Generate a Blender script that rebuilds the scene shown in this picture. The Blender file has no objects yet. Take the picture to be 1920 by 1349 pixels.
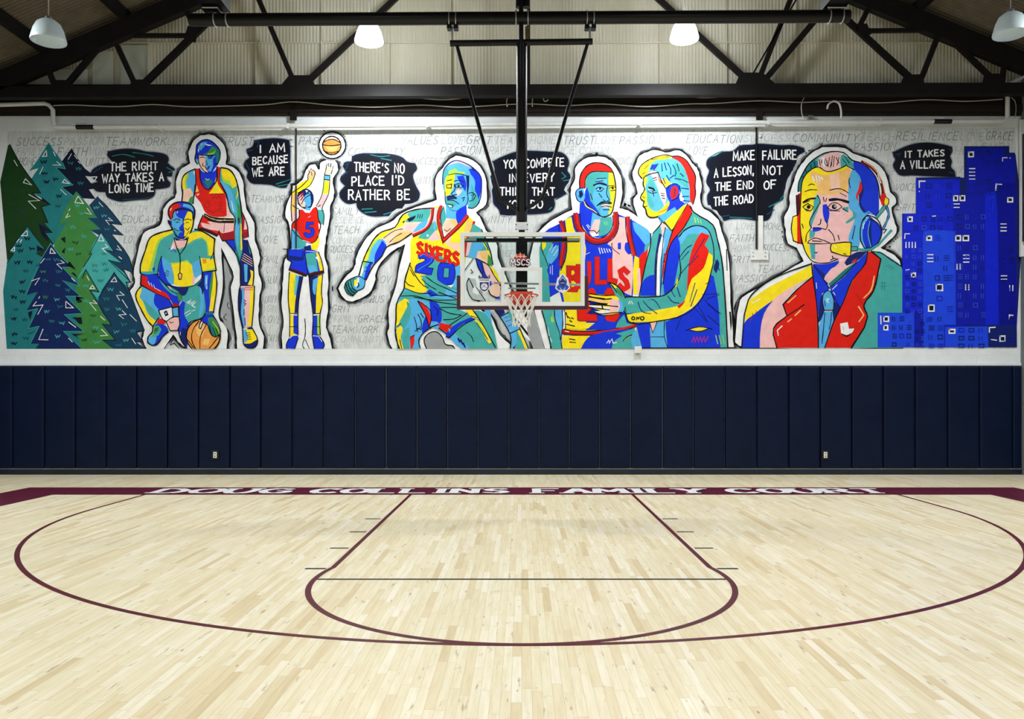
import bpy, bmesh, math, random
from mathutils import Vector, geometry
PI = math.pi
scene = bpy.context.scene
col = scene.collection
# ---------------------------------------------------------------- camera, world, exposure
FPX, CX, CY, EYE = 1489.0, 978.0, 732.0, 1.70        # focal length in photo pixels, vanishing point, eye height
DW = 16.02                                            # distance to the end wall
cam = bpy.data.objects.new('camera', bpy.data.cameras.new('camera'))
col.objects.link(cam); scene.camera = cam
cam.data.sensor_width = 36.0; cam.data.lens = FPX / 1920 * 36.0
cam.data.shift_x = (960 - CX) / 1920; cam.data.shift_y = (CY - 674.5) / 1920
cam.location = (0, 0, EYE); cam.rotation_euler = (PI / 2, 0, 0)
cam.data.clip_start = 0.05; cam.data.clip_end = 200
w = bpy.data.worlds.new('world'); scene.world = w; w.use_nodes = True
w.node_tree.nodes['Background'].inputs[0].default_value = (.75, .85, 1, 1)
w.node_tree.nodes['Background'].inputs[1].default_value = 0.05
scene.view_settings.view_transform = 'Standard'; scene.view_settings.look = 'None'
scene.view_settings.gamma = 1; scene.view_settings.exposure = 0.0; scene.view_settings.use_curve_mapping = False
scene.cycles.max_bounces = 6; scene.cycles.diffuse_bounces = 3; scene.cycles.glossy_bounces = 3
scene.cycles.transparent_max_bounces = 8; scene.cycles.sample_clamp_indirect = 4; scene.cycles.caustics_reflective = False
scene.cycles.use_denoising = True
LAMP_IN, LAMP_FILL, LAMP_COURT = 195.0, 275.0, 135.0    # watts: inner end lamps, added fill lamps along both sides, lamps down the middle

# ---------------------------------------------------------------- helpers
def at(px, py, d):
    """the point at distance d whose sight line passes photo pixel px, py"""
    return Vector(((px - CX) * d / FPX, d, EYE + (CY - py) * d / FPX))
def lin(h):
    f = lambda c: c / 12.92 if c <= .04045 else ((c + .055) / 1.055) ** 2.4
    return tuple(f(int(h[i:i + 2], 16) / 255) for i in (0, 2, 4)) + (1,)
def mat(name, hexc, rough=.5, metal=0, emit=None, estr=0, spec=.5):
    m = bpy.data.materials.new(name); m.use_nodes = True
    b = m.node_tree.nodes['Principled BSDF']
    b.inputs['Base Color'].default_value = lin(hexc); b.inputs['Roughness'].default_value = rough; b.inputs['Metallic'].default_value = metal
    b.inputs['Specular IOR Level'].default_value = spec
    if emit: b.inputs['Emission Color'].default_value = lin(emit); b.inputs['Emission Strength'].default_value = estr
    return m
class NT:
    def __init__(s, m): s.t = m.node_tree; s.b = s.t.nodes['Principled BSDF']
    def n(s, typ, **kw):
        o = s.t.nodes.new('ShaderNode' + typ)
        for k, v in kw.items():
            if k.startswith('i_'): o.inputs[k[2:].replace('_', ' ')].default_value = v
            else: setattr(o, k, v)
        return o
    def math(s, op, a, b=None, c=None):
        o = s.n('Math', operation=op)
        for i, v in enumerate((a, b, c)):
            if v is None: continue
            if isinstance(v, (int, float)): o.inputs[i].default_value = v
            else: s.l(v, o.inputs[i])
        return o.outputs[0]
    def l(s, a, b): s.t.links.new(a, b)
    def ramp(s, fac, stops, interp='LINEAR'):
        o = s.n('ValToRGB'); o.color_ramp.interpolation = interp; e = o.color_ramp.elements
        while len(e) < len(stops): e.new(.5)
        for i, (p, c) in enumerate(stops): e[i].position = p; e[i].color = c
        s.l(fac, o.inputs[0]); return o.outputs[0]
    def mix(s, fac, a, b, mode='MIX'):
        o = s.n('Mix', data_type='RGBA', blend_type=mode)
        for sock, v in ((o.inputs[0], fac), (o.inputs[6], a), (o.inputs[7], b)):
            if isinstance(v, (int, float, tuple)): sock.default_value = v
            else: s.l(v, sock)
        return o.outputs[2]
    def bump(s, h, strength, dist=.01):
        o = s.n('Bump'); o.inputs['Strength'].default_value = strength; o.inputs['Distance'].default_value = dist
        s.l(h, o.inputs['Height']); s.l(o.outputs[0], s.b.inputs['Normal'])
def link(name, me, parent=None, m=None):
    o = bpy.data.objects.new(name, me); col.objects.link(o)
    if m is not None: me.materials.append(m)
    if parent is not None: o.parent = parent
    return o
def tag(o, label=None, cat=None, group=None, kind=None):
    for k, v in (('label', label), ('category', cat), ('group', group), ('kind', kind)):
        if v: o[k] = v
    return o
def empty(name, label, cat, loc=(0, 0, 0), group=None):
    o = bpy.data.objects.new(name, None); col.objects.link(o); o.location = loc; o.empty_display_size = .1
    return tag(o, label, cat, group)
class MB:
    """collects simple solids in one mesh"""
    def __init__(s): s.bm = bmesh.new()
    def box(s, x0, x1, y0, y1, z0, z1, bev=0):
        r = bmesh.ops.create_cube(s.bm, size=1)['verts']
        for v in r: v.co = Vector(((x0 + x1) / 2 + v.co.x * (x1 - x0), (y0 + y1) / 2 + v.co.y * (y1 - y0), (z0 + z1) / 2 + v.co.z * (z1 - z0)))
        if bev:
            es = list({e for v in r for e in v.link_edges})
            bmesh.ops.bevel(s.bm, geom=es, offset=bev, segments=2, affect='EDGES', profile=.5)
        return s
    def bar(s, a, b, wdt, dep, up=Vector((0, 1, 0))):
        """rectangular bar from a to b: wdt across the sight line, dep along it"""
        a, b = Vector(a), Vector(b); d = (b - a).normalized(); n = d.cross(up)
        if n.length < 1e-4: n = d.cross(Vector((1, 0, 0)))
        n.normalize(); u = n.cross(d)
        vs = [s.bm.verts.new(p + n * sx * wdt / 2 + u * sy * dep / 2) for p in (a, b) for sx, sy in ((-1, -1), (1, -1), (1, 1), (-1, 1))]
        for f in ((0, 3, 2, 1), (4, 5, 6, 7), (0, 1, 5, 4), (1, 2, 6, 5), (2, 3, 7, 6), (3, 0, 4, 7)): s.bm.faces.new([vs[i] for i in f])
        return s
    def tube(s, pts, r, seg=10, closed=False, caps=True):
        pts = [Vector(p) for p in pts]; n = len(pts); rings = []; ref = None
        for i, p in enumerate(pts):
            if closed: t = pts[(i + 1) % n] - pts[i - 1]
            else: t = pts[min(i + 1, n - 1)] - pts[max(i - 1, 0)]
            t.normalize()
            if ref is None: ref = Vector((0, 0, 1)) if abs(t.z) < .9 else Vector((1, 0, 0))
            u = t.cross(ref).normalized(); v = u.cross(t).normalized(); ref = v
            rr = r[i] if isinstance(r, (list, tuple)) else r
            rings.append([s.bm.verts.new(p + (u * math.cos(2 * PI * k / seg) + v * math.sin(2 * PI * k / seg)) * rr) for k in range(seg)])
        for i in range(n if closed else n - 1):
            a, b = rings[i], rings[(i + 1) % n]
            for k in range(seg): s.bm.faces.new((a[k], a[(k + 1) % seg], b[(k + 1) % seg], b[k]))
        if caps and not closed: s.bm.faces.new(rings[0][::-1]); s.bm.faces.new(rings[-1])
        return s
    def lathe(s, prof, c=(0, 0, 0), seg=32):
        rings = []
        for r, z in prof: rings.append([s.bm.verts.new((c[0] + r * math.cos(2 * PI * k / seg), c[1] + r * math.sin(2 * PI * k / seg), c[2] + z)) for k in range(seg)])
        for a, b in zip(rings, rings[1:]):
            for k in range(seg): s.bm.faces.new((a[k], a[(k + 1) % seg], b[(k + 1) % seg], b[k]))
        return s
    def prism(s, pts, dvec):
        """flat outline pts (3-D) extruded by dvec"""
        pts = [Vector(p) for p in pts]; dv = Vector(dvec); a = [s.bm.verts.new(p) for p in pts]; b = [s.bm.verts.new(p + dv) for p in pts]
        s.bm.faces.new(a[::-1]); s.bm.faces.new(b); n = len(a)
        for i in range(n): s.bm.faces.new((a[i], a[(i + 1) % n], b[(i + 1) % n], b[i]))
        return s
    def quad(s, *p): s.bm.faces.new([s.bm.verts.new(q) for q in p]); return s
    def build(s, name, m, parent=None, smooth=False):
        bmesh.ops.recalc_face_normals(s.bm, faces=s.bm.faces[:])
        me = bpy.data.meshes.new(name); s.bm.to_mesh(me); s.bm.free()
        if smooth:
            for p in me.polygons: p.use_smooth = True
            me.set_sharp_from_angle(angle=math.radians(40))
        return link(name, me, parent, m)
def curve(pts, sub=6):
    """Catmull-Rom through 3-D points"""
    pts = [Vector(p) for p in pts]; out = []
    for i in range(len(pts) - 1):
        p0, p1, p2, p3 = pts[max(i - 1, 0)], pts[i], pts[i + 1], pts[min(i + 2, len(pts) - 1)]
        for k in range(sub):
            t = k / sub
            out.append(.5 * ((2 * p1) + (p2 - p0) * t + (2 * p0 - 5 * p1 + 4 * p2 - p3) * t * t + (3 * p1 - p0 - 3 * p2 + p3) * t ** 3))
    return out + [pts[-1]]

# ---------------------------------------------------------------- hand lettering: strokes in a unit box, y up
GL = {'A': '0 0 .5 1 1 0;.2 .38 .8 .38', 'B': '0 0 0 1 .65 1 .85 .8 .6 .55 0 .53;.6 .55 .95 .3 .7 0 0 0', 'C': '.95 .85 .6 1 .2 .85 0 .45 .2 .08 .6 0 .95 .15', 'D': '0 0 0 1 .55 .95 .95 .6 .85 .2 .5 0 0 0',
      'E': '.9 1 0 1 0 0 .95 0;0 .52 .75 .52', 'F': '0 0 0 1 .95 1;0 .52 .75 .52', 'G': '.92 .85 .55 1 .15 .85 0 .45 .2 .08 .6 0 .92 .2 .92 .45 .55 .45', 'H': '0 0 0 1;.9 0 .9 1;0 .5 .9 .5', 'I': '.5 0 .5 1', 'J': '.8 1 .8 .2 .5 0 .1 .15',
      'K': '0 0 0 1;.9 1 0 .42;.3 .58 .95 0', 'L': '0 1 0 0 .9 0', 'M': '0 0 .08 1 .5 .3 .92 1 1 0', 'N': '0 0 0 1 .9 0 .9 1', 'O': '.5 1 .12 .82 0 .45 .2 .08 .5 0 .82 .1 1 .5 .85 .88 .5 1', 'P': '0 0 0 1 .65 1 .92 .75 .6 .48 0 .45',
      'Q': '.5 1 .12 .82 0 .45 .2 .08 .5 0 .82 .1 1 .5 .85 .88 .5 1;.6 .25 1 -.05', 'R': '0 0 0 1 .65 1 .9 .77 .6 .52 0 .48;.45 .5 .95 0', 'S': '.92 .88 .5 1 .1 .82 .25 .58 .75 .42 .92 .18 .5 0 0 .12', 'T': '0 1 1 1;.5 1 .5 0', 'U': '0 1 .03 .3 .25 0 .65 0 .88 .3 .9 1',
      'V': '0 1 .45 0 .95 1', 'W': '0 1 .25 0 .5 .65 .75 0 1 1', 'X': '0 0 .9 1;0 1 .9 0', 'Y': '0 1 .48 .5 1 1;.48 .5 .45 0', "'": '.5 1 .4 .75', ',': '.5 .08 .35 -.2', '.': '.4 0 .5 .04', '5': '.9 1 .2 1 .1 .55 .6 .6 .9 .3 .6 0 .05 .1'}
GW = {'I': .35, "'": .3, ',': .3, '.': .3, 'M': 1.25, 'W': 1.3, ' ': .7}
def layout(s, gap=.32):
    tot = sum(GW.get(c, 1.0) * .8 + gap for c in s) - gap; x = 0; out = []
    for c in s:
        wd = GW.get(c, 1.0) * .8
        out.append((c, x / tot, wd / tot)); x += wd + gap
    return out

# ---------------------------------------------------------------- paint on the wall
PAL = dict(BG='d3d9db', W='eef2f6', K='0c0d11', BK='0d111d', DN='0d1830', NV='13236e', NV2='14275c', B='1637dc', CB1='1226d8', CB2='0b1499', CB3='101cb0', CB4='1f48ea', CB5='3a5fd8', C='58b2ea', T='46aaa8', TD='237a80', TN='173f5c',
           G='3b8f4a', GM='3f8442', GD='1b3f1c', LM='a5d94a', Y='fbe322', O='eba04c', OR='f6c476', P='f9cdb4', PK='f3c3c2', R='de2014', DR='9c1b26', DR2='4d1418', GY='9ca2a6', GY2='bcc2c5', GK='4a4e52', G1='656c70', G2='9ba2a5')
PM = {}
def paint_mat(c):
    if c not in PM:
        m = mat('paint_' + c.lower(), PAL[c], rough=.6, spec=.12); nt = NT(m)
        tc = nt.n('TexCoord'); no = nt.n('TexNoise', i_Scale=7.0, i_Detail=4.0); nt.l(tc.outputs['Object'], no.inputs['Vector'])
        f = nt.ramp(no.outputs[0], [(.3, (.9, .9, .9, 1)), (.7, (1.05, 1.05, 1.05, 1))])
        nt.l(nt.mix(1.0, lin(PAL[c]), f, 'MULTIPLY'), nt.b.inputs['Base Color'])
        if c == 'BG':      # pencilled hatching over the white wall
            mp = nt.n('Mapping'); mp.inputs['Rotation'].default_value = (0, .55, 0); mp.inputs['Scale'].default_value = (28, 1, 2.2); nt.l(tc.outputs['Object'], mp.inputs[0])
            hn = nt.n('TexNoise', i_Scale=1.5, i_Detail=5.0, i_Roughness=.7); nt.l(mp.outputs[0], hn.inputs['Vector'])
            nt.l(nt.mix(1.0, nt.ramp(hn.outputs[0], [(.3, lin('b3babc')), (.5, lin('d3d9db')), (.7, lin('e6ebed'))]), f, 'MULTIPLY'), nt.b.inputs['Base Color'])
        PM[c] = m
    return PM[c]
def nums(q): v = [float(t) for t in q.split()]; return [(v[i], v[i + 1]) for i in range(0, len(v) - 1, 2)]
def circ(x, y, r, n=28): return ' '.join(f'{x + r * math.cos(2 * PI * k / n):.1f} {y + r * math.sin(2 * PI * k / n):.1f}' for k in range(n + 1))
def shrink(q, f):
    p = nums(q); mx = sum(a for a, b in p) / len(p); my = sum(b for a, b in p) / len(p)
    return ' '.join(f'{mx + (a - mx) * f:.1f} {my + (b - my) * f:.1f}' for a, b in p)
def soften(p, closed, sub=3, lim=58):
    n = len(p); P = [Vector((a, b)) for a, b in p]; T = []
    for i in range(n):
        if not closed and i in (0, n - 1): T.append(Vector((0, 0))); continue
        a = P[i] - P[i - 1]; b = P[(i + 1) % n] - P[i]
        if a.length < 1e-6 or b.length < 1e-6: T.append(Vector((0, 0))); continue
        if math.degrees(a.angle(b)) > lim: T.append(Vector((0, 0)))
        else: T.append((a.normalized() + b.normalized()).normalized())
    out = []
    for i in range(n if closed else n - 1):
        j = (i + 1) % n; L = (P[j] - P[i]).length
        if L < 1.2 or (T[i].length == 0 and T[j].length == 0): out.append(P[i]); continue
        ch = (P[j] - P[i])
        t0 = T[i] * L if T[i].length else ch; t1 = T[j] * L if T[j].length else ch
        for k in range(sub):
            t = k / sub; h1 = 2 * t ** 3 - 3 * t * t + 1; h2 = t ** 3 - 2 * t * t + t; h3 = -2 * t ** 3 + 3 * t * t; h4 = t ** 3 - t * t
            out.append(P[i] * h1 + t0 * h2 + P[j] * h3 + t1 * h4)
    if not closed: out.append(P[-1])
    return out
RZ = [0.0]
BOT = 654.4
class Paint:
    rnd = random.Random(11)
    def __init__(s, name, parent, label=None, sub=0, back=0):
        s.name, s.parent, s.label = name, parent, label
        if name in ('painted_outline', 'painted_forest'): RZ[0] = .0030
        s.z = .0006 if back else (.0012 if 'bubble' in name else (RZ[0] or .003))
        s.cyc = 0; s.last = None; s.v = []; s.f = []; s.mi = []; s.mats = []; s.bot = 9e9 if name == 'painted_signature' else BOT
        s.obj = bpy.data.objects.new(name, bpy.data.meshes.new(name)); col.objects.link(s.obj)
        if parent is not None: s.obj.parent = parent
        if label: s.obj['label'] = label
    def tile(s, x, y, k=5.621): s.tx, s.ty, s.k = x, y, k
    def px(s, p): return (s.tx + p[0] / s.k, s.ty + p[1] / s.k)
    def layer(s, key):
        if key != s.last or key[0] == 'P': s.z += .0001
        s.last = key
    def add(s, c, pts, faces, lift=None):
        if c not in s.mats: s.mats.append(c)
        n = len(s.v); mi = s.mats.index(c); s.cyc = (s.cyc + 1) % 5; dz = s.z + (s.cyc * .000018 if lift is None else lift)
        for k, (x, y) in enumerate(pts):
            y = min(y, s.bot); w = at(x, y, DW); s.v.append((w.x, w.y - dz - (0 if lift is None else .00012 * k / len(pts)), w.z))
        for f in faces: s.f.append([n + i for i in f]); s.mi.append(mi)
    def P(s, c, q, smooth=1, cut=None):
        p = [s.px(a) for a in nums(q)]
        if (Vector(p[0]) - Vector(p[-1])).length < .05: p.pop()
        p = soften(p, True); s.layer(('P', c))
        tri = geometry.tessellate_polygon([[Vector((a[0], a[1], 0)) for a in p]])
        s.add(c, [tuple(a) for a in p], tri)
    def L(s, c, q, wd, smooth=1, cut=None, wob=.22):
        p = [s.px(a) for a in nums(q)]; s.layer(('L', c)); s.stroke(c, p, wd * (1.55 if c in ('K', 'NV', 'DN') else 1.15), wob)
    def stroke(s, c, p, wd, wob=.22, soft=True, lift=None):
        run = [p[0]]; runs = [run]
        for a, b in zip(p, p[1:]):
            if a[1] > 653.6 and b[1] > 653.6: run = [b]; runs.append(run)
            else: run.append(b)
        for p in runs:
            if len(p) < 2: continue
            p = soften(p, False) if soft else [Vector(a) for a in p]
            n = len(p); pts = []
            for i in range(n):
                a = (p[i] - p[i - 1]) if i else (p[1] - p[0]); b = (p[i + 1] - p[i]) if i < n - 1 else a
                if a.length < 1e-6: a = b
                if b.length < 1e-6: b = a
                a = a.normalized(); b = b.normalized(); t = a + b
                t = t.normalized() if t.length > .2 else a
                nv = Vector((-t.y, t.x)); cs = max(.45, nv.dot(Vector((-a.y, a.x))))
                h = wd * .5 / cs * (1 + s.rnd.uniform(-wob, wob)); o = p[i].copy()
                if i == 0: o -= a * wd * .3
                if i == n - 1: o += b * wd * .3
                pts += [tuple(o + nv * h), tuple(o - nv * h)]
            s.add(c, pts, [(2 * i, 2 * i + 1, 2 * i + 3, 2 * i + 2) for i in range(n - 1)], lift)
    def halo(s, q):
        q2 = q + ' ' + ' '.join(q.split()[:2])
        s.L('GY2', q2, 14, wob=.4); s.L('GY', q2, 9.5, wob=.4); s.L('GK', q2, 6.5, wob=.55); s.P('W', q); s.L('K', q2, 1.9, wob=.5)
    def scribbles(s, items):
        for c in ('DN', 'TN', 'TD', 'T', 'GD', 'GM'):
            for (x, y, k) in items:
                if k != c: continue
                r = s.rnd; a = [(x - 28 + i * 14 + r.uniform(-4, 4), y + (14 if i % 2 else -10) + r.uniform(-6, 6)) for i in range(5)]
                s.L(c, ' '.join(f'{u:.0f} {v:.0f}' for u, v in a), 1.3)
    def text(s, t, c, x0, y0, x1, y1, h, w=2.0, edge=None, slope=0, slant=0.0):
        W = x1 - x0
        for pas, (cc, ww) in enumerate(([(edge, w + 1.6)] if edge else []) + [(c, w)]):
            s.layer(('L', cc + str(pas)))
            for ch, u, wd in layout(t):
                if ch == ' ': continue
                r = random.Random(ord(ch) * 7 + int(u * 997)); jy = r.uniform(-.05, .05) * h; jh = 1 + r.uniform(-.06, .06)
                for si, st in enumerate(GL[ch].split(';')):
                    pp = []
                    for (a, b) in nums(st):
                        X = x0 + (u + a * wd) * W + slant * b * h; Y = y0 + (y1 - y0) * (u + a * wd) + h * (1 - b * jh) + jy
                        pp.append(s.px((X, Y)))
                    s.stroke(cc, pp, ww, .12, True, pas * .0005 + si * .00016)
    def done(s):
        me = s.obj.data; me.from_pydata(s.v, [], s.f)
        for c in s.mats: me.materials.append(paint_mat(c))
        me.polygons.foreach_set('material_index', s.mi)
        bm = bmesh.new(); bm.from_mesh(me); bm.normal_update()
        for f in bm.faces:
            if f.normal.y > 0: f.normal_flip()
        bm.to_mesh(me); bm.free(); me.update()
        if s.name.startswith(('painted_outline', 'painted_person', 'painted_basketball')): RZ[0] = s.z + .0002
# ---------------------------------------------------------------- materials of the room
def floor_mat():
    m = mat('maple_strips', 'e0c79a', rough=.3); nt = NT(m)
    tc = nt.n('TexCoord'); sep = nt.n('SeparateXYZ'); nt.l(tc.outputs['Object'], sep.inputs[0])
    X, Y = sep.outputs[0], sep.outputs[1]
    sx = nt.math('DIVIDE', X, .058); row = nt.math('FLOOR', sx)
    wn = nt.n('TexWhiteNoise', noise_dimensions='1D'); nt.l(row, wn.inputs['W'])
    yo = nt.math('ADD', nt.math('DIVIDE', Y, .75), nt.math('MULTIPLY', wn.outputs['Value'], 13.7))
    pl = nt.math('FLOOR', yo)
    w2 = nt.n('TexWhiteNoise', noise_dimensions='2D'); cb = nt.n('CombineXYZ'); nt.l(row, cb.inputs[0]); nt.l(pl, cb.inputs[1]); nt.l(cb.outputs[0], w2.inputs['Vector'])
    base = nt.ramp(w2.outputs['Value'], [(0, lin('dac9a0')), (.06, lin('e4d6b0')), (.25, lin('eae0be')), (.75, lin('efe7ca')), (1, lin('f4eed8'))])
    mp = nt.n('Mapping'); mp.inputs['Scale'].default_value = (22, 1.6, 1); nt.l(tc.outputs['Object'], mp.inputs[0])
    ad = nt.n('VectorMath', operation='ADD'); nt.l(mp.outputs[0], ad.inputs[0]); nt.l(w2.outputs['Color'], ad.inputs[1])
    gr = nt.n('TexNoise', i_Scale=1.6, i_Detail=5.0, i_Roughness=.65); nt.l(ad.outputs[0], gr.inputs['Vector'])
    grain = nt.ramp(gr.outputs[0], [(.3, (.84, .80, .66, 1)), (.58, (1, 1, 1, 1))])
    c1 = nt.mix(.75, base, grain, 'MULTIPLY')
    mp2 = nt.n('Mapping'); mp2.inputs['Scale'].default_value = (16, 2.6, 1); nt.l(tc.outputs['Object'], mp2.inputs[0])
    n2 = nt.n('TexNoise', i_Scale=1.3, i_Detail=3.0, i_Roughness=.6); nt.l(mp2.outputs[0], n2.inputs['Vector'])
    fleck = nt.ramp(n2.outputs[0], [(.62, (0, 0, 0, 1)), (.74, (1, 1, 1, 1))])
    w3 = nt.math('GREATER_THAN', w2.outputs['Value'], .35)
    c2 = nt.mix(nt.math('MULTIPLY', nt.math('MULTIPLY', fleck, w3), .75), c1, lin('8a6a3c'))
    mp3 = nt.n('Mapping'); mp3.inputs['Scale'].default_value = (30, 7, 1); nt.l(tc.outputs['Object'], mp3.inputs[0])
    n3 = nt.n('TexNoise', i_Scale=1.0, i_Detail=2.0); nt.l(mp3.outputs[0], n3.inputs['Vector'])
    knot = nt.ramp(n3.outputs[0], [(.73, (0, 0, 0, 1)), (.78, (1, 1, 1, 1))])
    c2 = nt.mix(nt.math('MULTIPLY', knot, .75), c2, lin('5c4322'))
    fx = nt.math('FRACT', sx); fy = nt.math('FRACT', yo)
    gx = nt.math('LESS_THAN', fx, .035); gy = nt.math('LESS_THAN', fy, .004)
    gap = nt.math('MAXIMUM', gx, gy)
    c3 = nt.mix(nt.math('MULTIPLY', gap, .45), c2, lin('8d7446'))
    nt.l(c3, nt.b.inputs['Base Color'])
    rn = nt.n('TexNoise', i_Scale=1.3, i_Detail=3.0); nt.l(tc.outputs['Object'], rn.inputs['Vector'])
    rr = nt.n('MapRange'); rr.inputs[3].default_value = .26; rr.inputs[4].default_value = .42; nt.l(rn.outputs[0], rr.inputs[0]); nt.l(rr.outputs[0], nt.b.inputs['Roughness'])
    nt.bump(nt.math('SUBTRACT', 1.0, gap), .12, .002)
    return m
def wall_mat(name, hexc, rough=.6, bw=.4, bh=.2):
    m = mat(name, hexc, rough=rough, spec=.3); nt = NT(m)
    tc = nt.n('TexCoord'); sp = nt.n('SeparateXYZ'); nt.l(tc.outputs['Object'], sp.inputs[0]); cb = nt.n('CombineXYZ'); nt.l(nt.math('ADD', sp.outputs[0], sp.outputs[1]), cb.inputs[0]); nt.l(sp.outputs[2], cb.inputs[1])
    br = nt.n('TexBrick', i_Scale=1.0, i_Mortar_Size=.006, i_Brick_Width=bw, i_Row_Height=bh, i_Mortar_Smooth=.6); nt.l(cb.outputs[0], br.inputs['Vector'])
    no = nt.n('TexNoise', i_Scale=2.2, i_Detail=6.0, i_Roughness=.6); nt.l(tc.outputs['Object'], no.inputs['Vector'])
    f = nt.ramp(no.outputs[0], [(.3, (.9, .9, .9, 1)), (.7, (1, 1, 1, 1))])
    c = nt.mix(1.0, lin(hexc), f, 'MULTIPLY')
    c = nt.mix(nt.math('MULTIPLY', br.outputs['Fac'], .07), c, lin('707478'))
    nt.l(c, nt.b.inputs['Base Color']); nt.bump(nt.math('SUBTRACT', 1.0, br.outputs['Fac']), .35, .004)
    return m
def noisy(name, a, b, scale=5, rough=.5, metal=0, bump=0, spec=.5, stretch=(1, 1, 1)):
    m = mat(name, a, rough=rough, metal=metal, spec=spec); nt = NT(m)
    tc = nt.n('TexCoord'); mp = nt.n('Mapping'); mp.inputs['Scale'].default_value = stretch; nt.l(tc.outputs['Object'], mp.inputs[0])
    no = nt.n('TexNoise', i_Scale=float(scale), i_Detail=5.0, i_Roughness=.6); nt.l(mp.outputs[0], no.inputs['Vector'])
    nt.l(nt.ramp(no.outputs[0], [(.35, lin(a)), (.65, lin(b))]), nt.b.inputs['Base Color'])
    if bump: nt.bump(no.outputs[0], bump, .01)
    return m
M = dict(floor=floor_mat(), wall=wall_mat('painted_block_wall', 'e9f1f5'), side=wall_mat('side_wall_paint', '6d7478'), gable=noisy('corrugated_sheet', 'cbc7ae', 'd9d6c2', 1.3, .55, 0, 0, .3, (1, 1, .25)),
         pad=noisy('navy_vinyl', '06132c', '081733', 3, .5, 0, .05, .14), padseam=mat('pad_edge', '070c16', .6), base=noisy('dark_base_rubber', '081220', '0e2032', 2, .35), steel=noisy('black_steel', '070709', '0d0d10', 6, .4, .0, 0, .3),
         truss=noisy('truss_paint', '0b0a0a', '141110', 5, .6, 0, 0, .3), wood=noisy('dark_header_wood', '171310', '241d18', 3, .7, 0, .1, .3, (.2, 1, 6)), deck=noisy('roof_deck', '5e5648', '6c6352', 4, .6, 0, 0, .3),
         pipe=noisy('white_pipe_paint', 'd8dcdc', 'e4e7e6', 4, .4), galv=mat('galvanised', 'b9bdbf', .35, .8), cable=mat('grey_cable', 'a9aaa2', .6), maroon=noisy('maroon_paint', '521428', '5e1a34', 4, .35, 0, 0, .3), maroonl=noisy('maroon_line', '480c1c', '5c1426', 5, .4, 0, 0, .2), black=mat('black_line', '16121a', .35),
         white=mat('white_paint', 'e9ebea', .4), frame=noisy('white_frame', 'f0f5f8', 'f6fafc', 3, .35), pad2=noisy('maroon_foam', '3a1226', '46162e', 5, .55), orange=noisy('rim_orange', 'cc3a1e', 'd8472a', 6, .4), net=noisy('net_cord', 'e4e6e6', 'f2f2f2', 20, .8),
         glasspaint=mat('backboard_marking', 'f0f4f6', .4), navy=mat('emblem_navy', '1f2f7a', .4), blue=mat('emblem_blue', '2a52c4', .4), mar=mat('emblem_maroon', '5a1a36', .4), bl=mat('plate_black', '0b0c0e', .4), rust=noisy('worn_wood_block', '6b5c34', '2c2412', 9, .7), paleblue=noisy('painted_box', '1b3fd0', '13236e', 4, .5), panel=noisy('plain_panel', 'cdd6cc', 'd8ddd0', 2, .5))
def glass_mat():
    m = mat('clear_glass', 'ffffff', rough=.02); b = m.node_tree.nodes['Principled BSDF']; t = m.node_tree
    tr = t.nodes.new('ShaderNodeBsdfTransparent'); tr.inputs[0].default_value = (.93, .97, .96, 1); gl = t.nodes.new('ShaderNodeBsdfGlossy'); gl.inputs['Roughness'].default_value = .03
    fr = t.nodes.new('ShaderNodeFresnel'); fr.inputs[0].default_value = 1.45; mx = t.nodes.new('ShaderNodeMixShader')
    t.links.new(fr.outputs[0], mx.inputs[0]); t.links.new(tr.outputs[0], mx.inputs[1]); t.links.new(gl.outputs[0], mx.inputs[2]); t.links.new(mx.outputs[0], t.nodes['Material Output'].inputs['Surface'])
    return m
M['glass'] = glass_mat()

# ---------------------------------------------------------------- the room
XL, XR, YB = -10.62, 10.06, -12.0
def zpx(py, d=DW): return EYE + (CY - py) * d / FPX
EAVE = 8.05; SL = .43; XA = .05                         # roof: eave height at the left wall, slope, ridge
def roof_z(x): return 12.59 - (.43 if x < XA else .414) * abs(x - XA)
ZT = zpx(218)                                           # top of the painted wall
MB().box(XL - .3, XR + .3, YB - .3, DW + .3, -.2, 0).build('floor', M['floor'])['kind'] = 'structure'
MB().box(XL - .3, XR + .3, DW, DW + .25, 0, ZT).build('wall_back', M['wall'])['kind'] = 'structure'
MB().box(XL - .25, XL, YB, DW, 0, 8.0).build('wall_left', M['side'])['kind'] = 'structure'
mb = MB().box(XR, XR + .25, YB, DW - .02, 0, 8.55); mb.build('wall_right', M['side'])['kind'] = 'structure'
MB().box(XL - .25, XR + .25, YB - .25, YB, 0, 12.8).build('wall_front', M['side'])['kind'] = 'structure'
# dark header band over the painted wall
hb = MB().box(XL, XR, DW - .05, DW + .2, ZT, zpx(160)); hb.build('trim_1', M['wood'])['kind'] = 'structure'
MB().box(XL, XR, DW - .085, DW - .05, zpx(212), zpx(198)).build('trim_2', M['wood'])['kind'] = 'structure'
# ledge between painted wall and pads
MB().box(XL, XR, DW - .03, DW, zpx(686), zpx(681)).build('trim_3', M['wall'])['kind'] = 'structure'
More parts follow.
